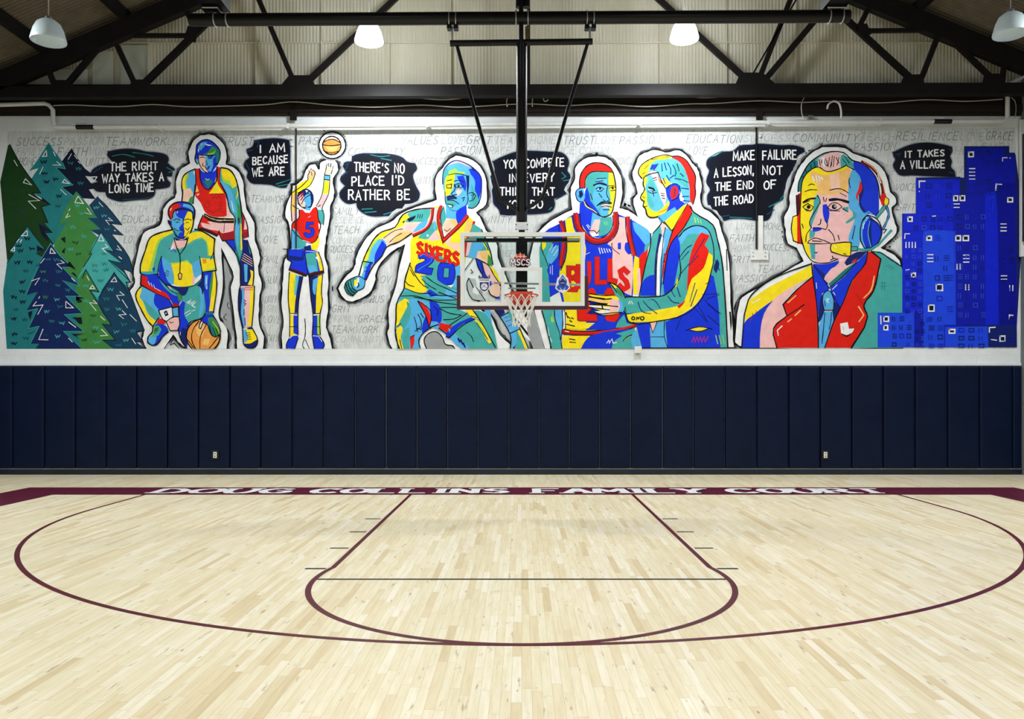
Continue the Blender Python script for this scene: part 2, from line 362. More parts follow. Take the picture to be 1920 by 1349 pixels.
# corrugated gable sheet
def corrug(x0, x1, z0, top, y, amp=.0045, wl=.068, step=6):
    bm = bmesh.new(); n = int((x1 - x0) / wl * step); prev = None
    for i in range(n + 1):
        x = x0 + (x1 - x0) * i / n; yy = y + amp * math.sin(2 * PI * (x - x0) / wl)
        a = bm.verts.new((x, yy, z0)); b = bm.verts.new((x, yy, top(x)))
        if prev: bm.faces.new((prev[0], a, b, prev[1]))
        prev = (a, b)
    return bm
def bm_obj(name, bm, m, parent=None):
    me = bpy.data.meshes.new(name); bm.to_mesh(me); bm.free(); return link(name, me, parent, m)
ZG = zpx(81, 16.05)
bm = corrug(XL, XR, zpx(172), lambda x: min(ZG + .03, roof_z(x) + .05), DW + .06); bm_obj('wall_gable', bm, M['gable'])['kind'] = 'structure'
bm = corrug(-8.6, 8.9, ZG - .01, lambda x: max(ZG, roof_z(x) + .05), DW + .03); bm_obj('wall_gable_upper', bm, M['gable'])['kind'] = 'structure'
MB().box(-8.55, 8.8, DW - .01, DW + .02, ZG - .012, ZG + .012).build('trim_4', M['gable'])['kind'] = 'structure'
for i, px in enumerate((278, 480, 603, 730, 845, 1362, 1492, 1237)):
    x = at(px, 0, DW).x
    MB().box(x - .012, x + .012, DW - .015, DW + .06, zpx(163), roof_z(x) - .1).build(f'trim_{5 + i}', M['gable'])['kind'] = 'structure'
# plain flat panels at the left of the gable
for i, (a, b, t) in enumerate(((52, 163, 130), (173, 212, 95), (226, 276, 84))):
    x0, x1 = at(a, 0, DW).x, at(b, 0, DW).x
    MB().prism([(x0, DW + .01, zpx(166)), (x1, DW + .01, zpx(166)), (x1, DW + .01, min(zpx(t), roof_z(x1) - .02)), (x0, DW + .01, min(zpx(t), roof_z(x0) - .02))], (0, .02, 0)).build(f'trim_{13 + i}', M['panel'])['kind'] = 'structure'
# roof deck: ribs run down the slope
def deck(x0, x1, name):
    bm = bmesh.new(); prev = None; wl = .09; n = int((DW + .2 - YB) / wl * 4)
    for i in range(n + 1):
        y = YB + (DW + .2 - YB) * i / n; dz = .03 if i % 4 in (1, 2) else -.03
        a = bm.verts.new((x0, y, roof_z(x0) + dz)); b = bm.verts.new((x1, y, roof_z(x1) + dz))
        if prev: bm.faces.new((prev[0], a, b, prev[1]))
        prev = (a, b)
    o = bm_obj(name, bm, M['deck']); o['kind'] = 'structure'
deck(XL - .4, XA, 'ceiling_left'); deck(XA, XR + .4, 'ceiling_right')
# purlins run along the hall under the deck
PX = [-9.35, -7.8, -6.25, -4.7, -3.15, -1.6, 1.6, 3.15, 4.7, 6.25, 7.8, 9.35]
for i, x in enumerate(PX):
    z = roof_z(x) - .03
    o = MB().box(x - .06, x + .06, YB, DW, z - .22, z).build('roof_purlin', M['truss']); side = 'left' if x < 0 else 'right'; k = sorted(abs(q) for q in PX if (q < 0) == (x < 0)).index(abs(x)) + 1
    tag(o, f'black roof purlin, number {k} down from the ridge on the {side} slope', 'roof beam', 'purlins under the roof')

# ---------------------------------------------------------------- steel roof truss in front of the gable
DT = 15.6
tr = empty('roof_truss', 'black riveted steel truss spanning the gable above the mural', 'truss', (0, DT, zpx(174, DT)))
trp = tr.location.copy()
def tpart(name, mb):
    o = mb.build(name, M['truss'], tr); o.location = -trp; return o
def tb(name, x0, y0, x1, y1, wpx, dep=.1): return tpart(name, MB().bar(at(x0, y0, DT), at(x1, y1, DT), wpx * DT / FPX, dep))
tb('bottom_chord', -20, 175, 1925, 168, 21, .16)
for sgn, xa in ((-1, XL + .1), (1, XR - .1)):
    a = Vector((XA, DT, roof_z(XA) - .42)); b = Vector((xa, DT, roof_z(xa) - .42))
    tpart('top_chord', MB().bar(a, b, .36, .16))
webs = [(88, 125, 105, 165, 9), (118, 168, 182, 92, 10), (220, 86, 254, 160, 9), (268, 160, 392, 38, 12), (345, 8, 366, 60, 8), (250, 67, 352, 67, 7), (483, -6, 549, 148, 9), (580, 150, 745, -6, 10),
        (1230, -6, 1398, 148, 10), (1424, 146, 1484, -6, 9), (1412, 138, 1496, -6, 3), (1436, 148, 1552, 10, 11), (1584, 34, 1706, 146, 11), (1608, 56, 1632, 8, 9), (1618, 58, 1735, 57, 7), (1728, 146, 1760, 64, 9), (1783, 74, 1856, 144, 9), (1878, 165, 1884, 108, 8), (991, -20, 991, 172, 6)]
for (x0, y0, x1, y1, wp) in webs: tb('web_member', x0, y0, x1, y1, wp, .07)
def gus(pts): tpart('gusset_plate', MB().prism([at(x, y, DT - .06) for x, y in pts], (0, .02, 0)))
gus([(98, 150), (130, 150), (140, 170), (95, 170)]); gus([(246, 149), (278, 149), (284, 170), (242, 170)]); gus([(542, 141), (582, 141), (594, 168), (520, 168), (528, 158)]); gus([(1388, 136), (1430, 136), (1452, 155), (1456, 166), (1376, 166)])
gus([(1696, 140), (1730, 139), (1734, 160), (1688, 160)]); gus([(1846, 138), (1882, 138), (1884, 160), (1842, 160)]); gus([(352, 48), (372, 52), (366, 80), (345, 72)]); gus([(1608, 44), (1626, 44), (1634, 64), (1612, 66)])
# next truss towards the camera, its lower chord is above the frame
t2 = empty('roof_truss', 'black roof truss nearest the camera, out over the free throw line', 'truss', (0, 8.2, trp.z))
for nm, a, b, wd in (('bottom_chord', (XL + .1, 0, 0), (XR - .1, 0, 0), .22), ('top_chord', (XA, 0, roof_z(XA) - .42 - trp.z), (XL + .1, 0, roof_z(XL) - .42 - trp.z), .36), ('top_chord', (XA, 0, roof_z(XA) - .42 - trp.z), (XR - .1, 0, roof_z(XR) - .42 - trp.z), .36)):
    MB().bar(a, b, wd, .16).build(nm, M['truss'], t2)
for x0, x1 in ((-8, -5.5), (-4, -5.5), (-4, -1.5), (1.5, -1.5), (1.5, 4), (5.5, 4), (5.5, 8)):
    MB().bar((x0, 0, roof_z(x0) - .5 - trp.z), (x1, 0, 0), .1, .07).build('web_member', M['truss'], t2)

# ---------------------------------------------------------------- court markings
cm = empty('court_markings', 'maroon and black basketball court lines painted on the maple floor', 'court markings')
def flat(name, polys, m, z=.0012, parent=None):
    bm = bmesh.new()
    for q in polys: bm.faces.new([bm.verts.new((x, y, z)) for x, y in q])
    bmesh.ops.recalc_face_normals(bm, faces=bm.faces[:])
    for f in bm.faces:
        if f.normal.z < 0: f.normal_flip()
    return bm_obj(name, bm, m, parent or cm)
YBL = 12.90; HW = 7.62; BW = .97; LW = .05
flat('baseline_border', [[(-HW - BW, YBL), (HW + BW, YBL), (HW + BW, YBL + BW), (-HW - BW, YBL + BW)]], M['maroon'])
flat('sideline_border', [[(-HW - BW, YB + 2), (-HW, YB + 2), (-HW, YBL), (-HW - BW, YBL)]], M['maroon']); flat('sideline_border', [[(HW, YB + 2), (HW + BW, YB + 2), (HW + BW, YBL), (HW, YBL)]], M['maroon'])
def band(cx, cy, r, a0, a1, w=LW, n=96):
    out = []
    for i in range(n):
        t0 = a0 + (a1 - a0) * i / n; t1 = a0 + (a1 - a0) * (i + 1) / n
        out.append([(cx + q * math.cos(t), cy + q * math.sin(t)) for q, t in ((r - w, t0), (r, t0), (r, t1), (r - w, t1))])
    return out
YK = YBL - 1.60; YF = YBL - 5.79
YA = YK - 6.03 + 6.15
arc = band(0, YA, 6.15, PI, 2 * PI, LW, 128)
for s in (-1, 1): arc.append([(s * 6.15, YA), (s * 6.10, YA), (s * 6.10, YBL), (s * 6.15, YBL)])
flat('three_point_line', arc, M['maroonl'], .0018)
flat('free_throw_circle', band(0, YF + .05, 1.885, PI - .24, 2 * PI + .24, LW, 96), M['maroonl'], .0024)
for s in (-1, 1): flat('lane_line', [[(s * 1.83, YF + .48), (s * 1.78, YF + .48), (s * 1.78, YBL), (s * 1.83, YBL)]], M['maroonl'], .0018)
flat('free_throw_line', [[(-1.84, YF), (1.84, YF), (1.84, YF + .045), (-1.84, YF + .045)]], M['black'], .0018)
for s in (-1, 1):
    for py in (973.5, 998, 1028.5, 1067):
        d = EYE * FPX / (py - CY)
        flat('lane_space_mark', [[(s * 1.86, d - .025), (s * 2.06, d - .025), (s * 2.06, d + .025), (s * 1.86, d + .025)]], M['black'], .0018)
# slab serif court lettering: black shadow, white face
def slab(word, x0, x1, y0, h, sw):
    letters = []; n = len(word); gap = .3; ws = [(.55 if c == 'I' else 1.25 if c == 'M' else 1) for c in word]; tot = sum(ws) + gap * (n - 1); x = 0
    for c, wd in zip(word, ws):
        quads = []
        gx = x0 + (x1 - x0) * x / tot; gw = (x1 - x0) * wd / tot; x += wd + gap
        for st in GL[c].split(';'):
            p = [Vector((gx + a * gw, y0 + b * h)) for a, b in soften2(nums(st), c)]
            for a, b in zip(p, p[1:]):
                d = (b - a); L = d.length
                if L < 1e-6: continue
                d /= L; nv = Vector((-d.y, d.x)); th = sw * (.5 if abs(d.y) > .5 else .28); e = d * sw * .14
                quads.append([tuple(q) for q in (a - e + nv * th, a - e - nv * th, b + e - nv * th, b + e + nv * th)])
            if c in 'DULINFAMYRTPC':
                for k in (0, -1):
                    q = p[k]; o = p[1] if k == 0 else p[-2]
                    if abs((q - o).y) > .3 * abs((q - o).x) and (abs(q.y - y0) < .02 or abs(q.y - y0 - h) < .02):
                        quads.append([(q.x - sw * .85, q.y - .035), (q.x + sw * .85, q.y - .035), (q.x + sw * .85, q.y + .035), (q.x - sw * .85, q.y + .035)])
        letters.append((c, quads))
    return letters
def soften2(p, c):
    return [tuple(v) for v in soften([(a * 10, b * 10) for a, b in p], False, 4)] and [(v.x / 10, v.y / 10) for v in soften([(a * 10, b * 10) for a, b in p], False, 4)]
for wd, a, b in (('DOUG', 299, 545), ('COLLINS', 590, 952), ('FAMILY', 1006, 1318), ('COURT', 1368, 1655)):
    xa, xb = (a - CX) * 13.36 / FPX, (b - CX) * 13.36 / FPX
    for c, qs in slab(wd, xa, xb, YBL + .2, .56, .15):
        bm = bmesh.new()
        for k, q in enumerate(qs):
            for (dx, dy, z, mi) in ((.03, -.035, .0018, 1), (0, 0, .0045, 0)):
                f = bm.faces.new([bm.verts.new((x + dx, y + dy, z + k * .00006)) for x, y in q]); f.material_index = mi; f.normal_update()
                if f.normal.z < 0: f.normal_flip()
        o = bm_obj('letter', bm, M['white'], cm); o.data.materials.append(M['black']); o['label'] = f'white slab serif letter {c} with a black edge'

# ---------------------------------------------------------------- wall pads
SE = [-38, 22, 82, 140, 198, 255, 313, 371, 430, 488, 547, 606, 665, 723, 781, 839, 896, 954, 1011, 1068, 1125, 1183, 1243, 1301, 1360, 1420, 1480, 1539, 1598, 1657, 1717, 1778, 1838, 1900, 1918]
DP = 15.95; ORD = ['first', 'second', 'third', 'fourth', 'fifth', 'sixth', 'seventh', 'eighth', 'ninth', 'tenth', 'eleventh', 'twelfth', 'thirteenth', 'fourteenth', 'fifteenth', 'sixteenth', 'seventeenth']
ease = lambda t: .5 - .5 * math.cos(PI * (.5 - .5 * math.cos(PI * t)));
pr = random.Random(2); npad = len(SE) - 1
for i in range(npad):
    x0, x1 = at(SE[i], 0, DP).x, at(SE[i + 1], 0, DP).x
    x1 = min(x1, XR - .005); x0 = max(x0, XL + .005); z0, z1 = zpx(879, DP), zpx(686.5, DP); nx, nz = 14, 30
    bm = bmesh.new(); g = []
    for a in range(nx + 1):
        rowv = []
        for b in range(nz + 1):
            u, v = ease(a / nx), ease(b / nz); ex = min(u, 1 - u) * (x1 - x0); ez = min(v, 1 - v) * (z1 - z0)
            k = (1 - max(0, 1 - ex / .014) ** 2) * (1 - max(0, 1 - ez / .018) ** 2)
            pf = .006 * math.sin(PI * u) * math.sin(PI * v) + .0015 * math.sin(9 * v + i * 1.7 + 3 * u)
            if i == 26: pf += .010 * math.exp(-((u - .95 + (1 - v) * 1.6) / .12) ** 2) * (v > .62)
            if i == 7: pf += .006 * math.exp(-((u - .15 - (1 - v) * .5) / .1) ** 2) * (v > .4)
            rowv.append(bm.verts.new((x0 + .0025 + u * (x1 - x0 - .005), DW - .005 - .055 * k - pf * k, z0 + v * (z1 - z0))))
        g.append(rowv)
    for a in range(nx):
        for b in range(nz): bm.faces.new((g[a][b], g[a + 1][b], g[a + 1][b + 1], g[a][b + 1])).smooth = True
    o = bm_obj('wall_pad', bm, M['pad'])
    j = npad - 1 - i
    pos = f'{ORD[i]} from the left end of the row' if i < 17 else f'{ORD[j]} from the right end of the row'
    ex = {7: ' with an outlet', 26: ' with outlet and crease'}.get(i, '')
    tag(o, f'navy wall pad{ex}, {pos}', 'wall pad', 'navy pads along the wall')
MB().box(XL, XR, DW - .06, DW, 0, zpx(880.5)).build('baseboard_back', M['base'])['kind'] = 'structure'

# ---------------------------------------------------------------- outlets in the pads
for px, nm in ((403.5, 'white wall outlet in the navy pads left of the hoop'), (1547.5, 'white wall outlet in the navy pads right of the hoop')):
    c = at(px, 853.5, 15.94); e = empty('wall_outlet', nm, 'outlet', c, 'outlets in the wall pads')
    MB().box(-.075, .075, -.006, .03, -.09, .09, .004).build('cover_plate', M['bl'], e)
    MB().box(-.035, .035, -.016, -.006, -.06, .06, .006).build('receptacle', M['white'], e)
    for z in (.025, -.025): MB().box(-.012, .012, -.0175, -.016, z - .011, z + .011).build('socket', M['bl'], e)

# ---------------------------------------------------------------- pipes, cables and struts on the wall
sp = empty('sprinkler_pipe', 'white sprinkler pipe running along the top of the mural', 'pipe')
P1 = [at(x, y, 15.86) for x, y in ((-40, 197), (84, 194), (92, 197), (99, 206), (100, 230), (103, 237), (112, 238.5))] + [at(x, y, 15.86) for x, y in ((600, 236.5), (1000, 233), (1500, 229.5), (1878, 227), (1886, 225), (1889, 218), (1889, 165), (1891, 160), (1899, 155))]
P1 += [at(1925, 142, 15.8)]
P1 = [Vector((min(max(p.x, XL + .05), XR - .06), p.y, p.z)) for p in P1]
MB().tube(P1, .043, 12).build('pipe', M['pipe'], sp, True)
for px, py in ((160, 238.5), (1767, 228)):
    c = at(px, py, 15.86); q = MB().tube([c - Vector((.175, 0, 0)), c + Vector((.175, 0, 0))], .047, 14); q.build('pipe_label', M['bl'], sp, True)['label'] = 'black pipe marking band'
    f = Paint('label_marking', sp); f.z = .215; f.tile(0, 0, 1.0)
    f.L('W', f'{px-14} {py} {px-11} {py}', 2.2); f.L('GY', f'{px-7} {py} {px+13} {py}', .9)
    f.done()
for px, py in ((300, 238), (540, 237), (800, 235), (1200, 231.5), (1440, 230), (1650, 228.5)):
    c = at(px, py, 15.86); MB().box(c.x - .02, c.x + .02, 15.82, DW - .04, c.z - .05, c.z + .05).build('pipe_clamp', M['pipe'], sp)
def cab(name, label, pts, d, r, m='cable', cat='cable', group=None):
    o = MB().tube(curve([at(x, y, d) for x, y in pts]), r, 6).build(name, M[m], None, True); return tag(o, label, cat, group)
cab('hanging_cable', 'thin pale cable drooping along the dark header above the mural', [(100, 198), (140, 197), (220, 200), (285, 196), (350, 200), (420, 199), (500, 196), (550, 191), (620, 197), (700, 201), (790, 197), (860, 201), (950, 196), (1000, 195), (1060, 198), (1130, 195), (1210, 200), (1290, 195), (1340, 194), (1424, 189), (1500, 192), (1563, 190), (1650, 193), (1735, 187), (1810, 190), (1880, 186)], 15.86, .011)
cab('hanging_cable', 'dark grey cable drooping between the truss and the header left of the hoop', [(590, 180), (690, 180), (760, 182), (835, 187), (900, 179)], 15.8, .009)
cab('hanging_cable', 'dark grey cable drooping under the truss right of the hoop', [(1250, 176), (1310, 183), (1370, 181), (1410, 177)], 15.8, .009)
cab('looped_wire', 'thin pale wire looping down from the header beside the gooseneck', [(1530, 172), (1512, 178), (1503, 195), (1504, 215), (1510, 222)], 15.79, .010, 'cable', 'wire')
cab('gooseneck_conduit', 'white gooseneck conduit curving over the header at the upper right', [(1551, 204), (1554, 195), (1563, 190), (1573, 194), (1577, 208), (1577, 222)], 15.79, .02, 'pipe', 'conduit')
cab('looped_wire', 'pale wire loop on the header just left of the hoop mast', [(951, 200), (950, 188), (956, 180), (966, 178)], 15.79, .012, 'cable', 'wire')
cab('looped_wire', 'pale wire loop on the header just right of the hoop mast', [(998, 200), (999, 184), (1006, 178), (1016, 179), (1021, 190), (1028, 187)], 15.79, .012, 'cable', 'wire')
cab('looped_wire', 'thin wire hanging beside the pipe at the right wall', [(1896, 183), (1903, 190), (1905, 205), (1903, 222)], 15.9, .008, 'cable', 'wire')
b = at(1519, 222, 15.97); tag(MB().box(b.x - .05, b.x + .05, b.y - .04, DW, b.z - .05, b.z + .05, .006).build('junction_box', M['galv']), 'small grey junction box on top of the mural wall', 'junction box')
# steel struts dropping over the mural
for (px, y0, y1, nm) in ((552, 186, 240, 'left'), (1422, 168, 240, 'right')):
    e = empty('wall_strut', f'slim steel strut dropping over the mural on the {nm} side', 'strut', at(px, y1, 15.97), 'struts on the mural wall'); o0 = e.location.copy()
    def sb(name, x0, x1, ya, yb, d0, d1, m):
        a, c = at(x0, ya, DW), at(x1, yb, DW); o = MB().box(a.x, c.x, DW - d0, DW - d1, c.z, a.z).build(name, M[m], e); o.location = -o0; return o
    sb('column_stub', px - 6, px + 6, y0, y1 - 12, .095, .052, 'truss')
    if nm == 'left':
        sb('shadow_strip', 555, 557, 240, 467, .035, .02, 'bl')  # black bar stands in for the strut's shadow line
        for k, py in enumerate((247, 260, 272)):
            c = at(549, py, DW); q = MB().tube([c + Vector((0, -.035, 0)), c + Vector((0, -.012, 0))], .03, 10).build('bolt', M['pipe'], e); q.location = -o0
    else:
        sb('shadow_strip', 1416, 1419, 240, 468, .035, .02, 'bl'); sb('white_flange', 1421, 1430, 405, 470, .03, .015, 'pipe'); sb('foot_plate', 1407, 1440, 470, 488, .03, .015, 'pipe')  # dark bar beside the flange is its shadow line, built as a strip
        for py in (243, 256):
            c = at(1424, py, DW); q = MB().tube([c + Vector((0, -.035, 0)), c + Vector((0, -.012, 0))], .03, 10).build('bolt', M['pipe'], e); q.location = -o0
        for (px2, py2) in ((1411, 474), (1411, 481), (1434, 474), (1434, 481)):
            c = at(px2, py2, DW); q = MB().tube([c + Vector((0, -.04, 0)), c + Vector((0, -.03, 0))], .013, 8).build('bolt', M['galv'], e); q.location = -o0
a = at(1196, 650, DW); e = empty('wall_bracket', 'small white bracket and conduit at the foot of the mural right of the hoop', 'bracket', a)
MB().box(-.07, .07, -.05, .0, -.14, .0, .006).build('plate', M['pipe'], e); MB().box(-.02, .02, -.04, 0, -.16, .02).build('conduit', M['galv'], e)
# black window frame on the right wall
a0, a1 = zpx(455), zpx(256)
MB().box(XR - .04, XR + .01, 12.4, DW - .12, a0, a1).build('window_1', M['bl'])['kind'] = 'structure'
MB().box(XR - .06, XR, DW - .12, DW - .06, a0 - .3, a1 + .3).build('trim_20', M['pipe'])['kind'] = 'structure'

# ---------------------------------------------------------------- pendant lamps
shade_on = mat('lit_shade', 'f4f8fa', .4, 0, 'f4f8ff', 70.0); shade_vignette = mat('vignette_grey_shade', '9fb0b2', .4, 0, 'cfdde0', .16); shade_court = mat('court_shade', 'f4f8fa', .4, 0, 'f4f8ff', 14.0)  # corner lamps' copy: vignette darkening is put into its grey colour
def lamp(x, y, z, r, m, watts, label, group, closed=False):
    e = empty('pendant_lamp', label, 'lamp', (x, y, z), group)
    prof = [(.03, r * 1.32), (.07, r * 1.32), (r * .42, r * 1.27), (r * .66, r * 1.08), (r * .84, r * .7), (r * .97, r * .2), (r, .02), (r * .985, 0), (r * .96, .01), (r * .94, r * .2), (r * .81, r * .68), (r * .63, r * 1.04), (r * .4, r * 1.22)]
    MB().lathe(prof, seg=36).build('shade', m, e, True)
    MB().lathe([(.001, r * 1.52), (.05, r * 1.5), (.055, r * 1.3), (.001, r * 1.3)], seg=16).build('lamp_holder', M['galv'], e, True)
    MB().tube([(0, 0, r * 1.5), (0, 0, roof_z(x) - z - .02)], .009, 6).build('cord', M['cable'], e)
    MB().lathe([(.001, r * .5), (r * .35, r * .55), (r * .42, r * .8), (r * .2, r * 1.2), (.001, r * 1.25)], seg=20).build('bulb', m, e, True)
    if closed:
        MB().lathe([(r * .96, .012), (r * .8, -.02), (r * .45, -.045), (.001, -.055)], seg=36).build('diffuser', m, e, True); return e
    L = bpy.data.lights.new('lamp_light', 'AREA'); L.shape = 'DISK'; L.size = r * 1.5; L.energy = watts; L.color = (1.0, .995, .98); L.spread = math.radians(170)
    lo = bpy.data.objects.new('lamp_light', L); col.objects.link(lo); lo.parent = e; lo.location = (0, 0, r * .12)
    return e
for px, py, d, r, m, wt, nm in ((692, 79, 14.0, .25, shade_on, LAMP_IN, 'bright white dome pendant lamp left of the hoop'), (1283, 74, 14.0, .25, shade_on, LAMP_IN, 'bright white dome pendant lamp right of the hoop'),
                                (91, 78, 12.1, .25, shade_vignette, 0, 'dome pendant lamp with corner dimming painted in grey at the upper left corner'), (1895, 65, 12.1, .25, shade_vignette, 0, 'dome pendant lamp with corner dimming painted in grey at the upper right corner')):
    p = at(px, py, d); lamp(p.x, p.y, p.z, r, m, wt, nm, 'dome lamps in front of the gable', wt == 0)
for k, (y, nm) in enumerate(((7.2, 'over the free throw line'), (1.2, 'just ahead of the camera'), (-5.0, 'behind the camera'))):
    for x, sd in ((-2.75, 'left'), (2.85, 'right')): lamp(x, y, 8.0, .25, shade_court, LAMP_COURT, f'white dome pendant lamp {nm} on the {sd}', 'dome lamps down the court')

for y, nm in ((11.2, 'level with the hoop'), (2.0, 'level with the camera')):  # unseen lamps added at the sides to brighten the outer wall
    for x, sd in ((-8.8, 'left'), (8.8, 'right')): lamp(x, y, 7.6, .25, shade_court, LAMP_FILL, f'added white dome fill lamp along the {sd} side {nm}', 'added fill lamps along the sides')

# ---------------------------------------------------------------- ceiling-hung backboard
bh = empty('basketball_hoop', 'ceiling hung glass basketball hoop with black mast and maroon edge padding', 'basketball hoop', at(977, 436, 11.69))
B0 = bh.location.copy()
def hp(name, mb, m, parent=None, smooth=False):
    o = mb.build(name, M[m], parent or bh, smooth)
    if parent is None: o.location = -B0
    return o
DM = 11.98
HPY = 36.5
hp('support_pipe', MB().tube([at(356, HPY + 1, DM), at(1592, HPY - 6, DM)], .093, 20), 'steel', None, True)
for px in (404, 427, 1554, 1578):
    yy = HPY + 1 - 7 * (px - 356) / 1236
    c = at(px, yy, DM); hp('u_bolt', MB().tube([c + Vector((0, .1 * math.sin(t) * 1.02, .1 * math.cos(t) * 1.02)) for t in [2 * PI * k / 20 for k in range(20)]], .011, 6, True), 'galv', None, True)
hp('clamp_bar', MB().box(at(384, 0, DM).x, at(414, 0, DM).x, DM - .13, DM + .1, at(0, 24, DM).z, at(0, 17, DM).z), 'steel')
for x0, x1 in ((382, 428), (1542, 1582)):
    a, b = at(x0, 18, DM), at(x1, 18, DM)
    hp('ceiling_beam', MB().box(a.x, b.x, 8.2, DM + .1, a.z, a.z + .28), 'steel')
for x0, x1 in ((386, 414), (1546, 1582)):
    c0, c1 = at(x0, 22.5, DM), at(x1, 22.5, DM); hp('clamp_rod', MB().tube([c0 + Vector((0, -.14, 0)), c1 + Vector((0, -.14, 0))], .012, 6), 'galv')
xm0, xm1 = at(968.5, 0, DM).x, at(988, 0, DM).x; xc = (xm0 + xm1) / 2
hp('mast', MB().tube([Vector((xc, DM, at(0, 84, DM).z)), Vector((xc, DM, at(0, 416, DM).z))], .082, 20), 'steel', None, True)
hp('mast_neck', MB().tube([Vector((xc - .01, DM - .02, at(0, -30, DM).z)), Vector((xc - .01, DM - .02, at(0, 90, DM).z))], .036, 14), 'steel', None, True)
hp('mast_sleeve', MB().tube([at(973, 14, DM + .02), at(973, -30, DM + .02)], .05, 14).tube([at(987, 14, DM + .05), at(987, -30, DM + .05)], .055, 14), 'steel', None, True)
hp('mast_stem', MB().box(xc - .045, xc + .045, DM - .05, DM + .05, at(0, 448, DM).z, at(0, 414, DM).z), 'steel')
hp('lower_mast', MB().box(xc - .085, xc + .085, DM - .05, DM + .07, at(0, 562, DM).z, at(0, 455, DM).z), 'steel')
hp('mast_plate', MB().box(xc - .1, xc + .1, DM - .09, DM - .055, at(0, 433, DM).z, at(0, 419, DM).z, .004), 'frame')
for sx in (-1, 1):
    for py in (421.5, 431): c = at(0, py, DM - .09); hp('bolt', MB().tube([(xc + sx * .082, DM - .1, c.z), (xc + sx * .082, DM - .088, c.z)], .008, 8), 'bl')
hp('pulley_block', MB().box(at(985, 0, DM).x, at(993, 0, DM).x, DM + .02, DM + .1, at(0, 74, DM).z, at(0, 48, DM).z), 'rust')
for px in (967.5, 990):
    yy = HPY - 3.5; c = at(px, yy, DM); hp('u_bolt', MB().tube([c + Vector((0, .1 * math.sin(t) * 1.02, .1 * math.cos(t) * 1.02)) for t in [2 * PI * k / 20 for k in range(20)]], .011, 6, True), 'galv', None, True)
hp('cross_bar', MB().tube([at(844, 81.5, DM), at(1111, 78, DM)], .046, 14), 'steel', None, True)
for px in (849, 1107):
    s = -1 if px < 978 else 1
    hp('hanger', MB().bar(at(px - 1, 50, DM), at(px - 1, 80, DM), .032, .03), 'galv')
    for dx in (-6.5, 6): 
        c = at(px + dx, 37 - (3 if s > 0 else 0), DM); hp('u_bolt', MB().tube([c + Vector((0, .1 * math.sin(t) * 1.02, .1 * math.cos(t) * 1.02)) for t in [2 * PI * k / 20 for k in range(20)]], .01, 6, True), 'galv', None, True)
        hp('clamp_foot', MB().box(c.x - .035, c.x + .035, DM - .06, DM + .06, at(0, 56, DM).z, at(0, 48, DM).z, .008), 'steel')
hp('brace', MB().tube(curve([at(x, y, d) for x, y, d in ((856, 84, DM), (896.5, 230, DM - .05), (929, 341, DM - .1), (939, 372, DM - .1), (948, 379, DM - .1), (968, 392, DM - .06))], 5), .029, 10), 'steel', None, True)
hp('brace', MB().tube(curve([at(x, y, d) for x, y, d in ((1102, 82, DM), (1057.5, 230, DM - .05), (1029, 333, DM - .1), (1017, 368, DM - .1), (1008, 378, DM - .1), (988, 391, DM - .06))], 5), .029, 10), 'steel', None, True)
# board
DB = 11.69
bx0, bx1 = at(863, 0, DB).x, at(1096.5, 0, DB).x; bz1, bz0 = at(0, 436, DB).z, at(0, 574.5, DB).z
def ring(x0, x1, z0, z1, t, y0, y1, bev=.004):
    return MB().box(x0, x1, y0, y1, z1 - t, z1, bev).box(x0, x1, y0, y1, z0, z0 + t, bev).box(x0, x0 + t, y0, y1, z0 + t, z1 - t, bev).box(x1 - t, x1, y0, y1, z0 + t, z1 - t, bev)
hp('frame', ring(bx0, bx1, bz0, bz1, .062, DB - .02, DB + .035), 'frame')
hp('glass', MB().box(bx0 + .05, bx1 - .05, DB - .004, DB + .006, bz0 + .05, bz1 - .05), 'glass')
sx0, sx1 = at(939.5, 0, DB).x, at(1016.5, 0, DB).x; sz1, sz0 = at(0, 502, DB).z, at(0, 567, DB).z
hp('target_square', ring(sx0, sx1, sz0, sz1, .05, DB - .0075, DB - .0045, 0), 'glasspaint')
hp('top_rail', MB().box(at(870, 0, DB).x, at(1087, 0, DB).x, DB + .04, DB + .12, at(0, 452, DB).z, at(0, 446, DB).z), 'steel')
for x0, x1 in ((870, 893), (1064, 1088)): hp('rail_end', MB().box(at(x0, 0, DB).x, at(x1, 0, DB).x, DB + .036, DB + .04, at(0, 451, DB).z, at(0, 446.5, DB).z), 'frame')
hp('cross_arm', MB().tube([at(926, 531, DB + .1), at(1094, 534.5, DB + .1)], .016, 10), 'frame', None, True)
hp('cross_arm', MB().tube([at(953, 541, DB + .1), at(1004, 541, DB + .1)], .012, 10), 'frame', None, True)
# padding: U along the lower edge
pt = .05
hp('edge_padding', MB().box(bx0 - pt, bx0 + .005, DB - .03, DB + .045, bz0 - pt, at(0, 517, DB).z, .014).box(bx1 - .005, bx1 + pt, DB - .03, DB + .045, bz0 - pt, at(0, 517, DB).z, .014).box(bx0, bx1, DB - .03, DB + .045, bz0 - pt, bz0 + .002, .014), 'pad2')
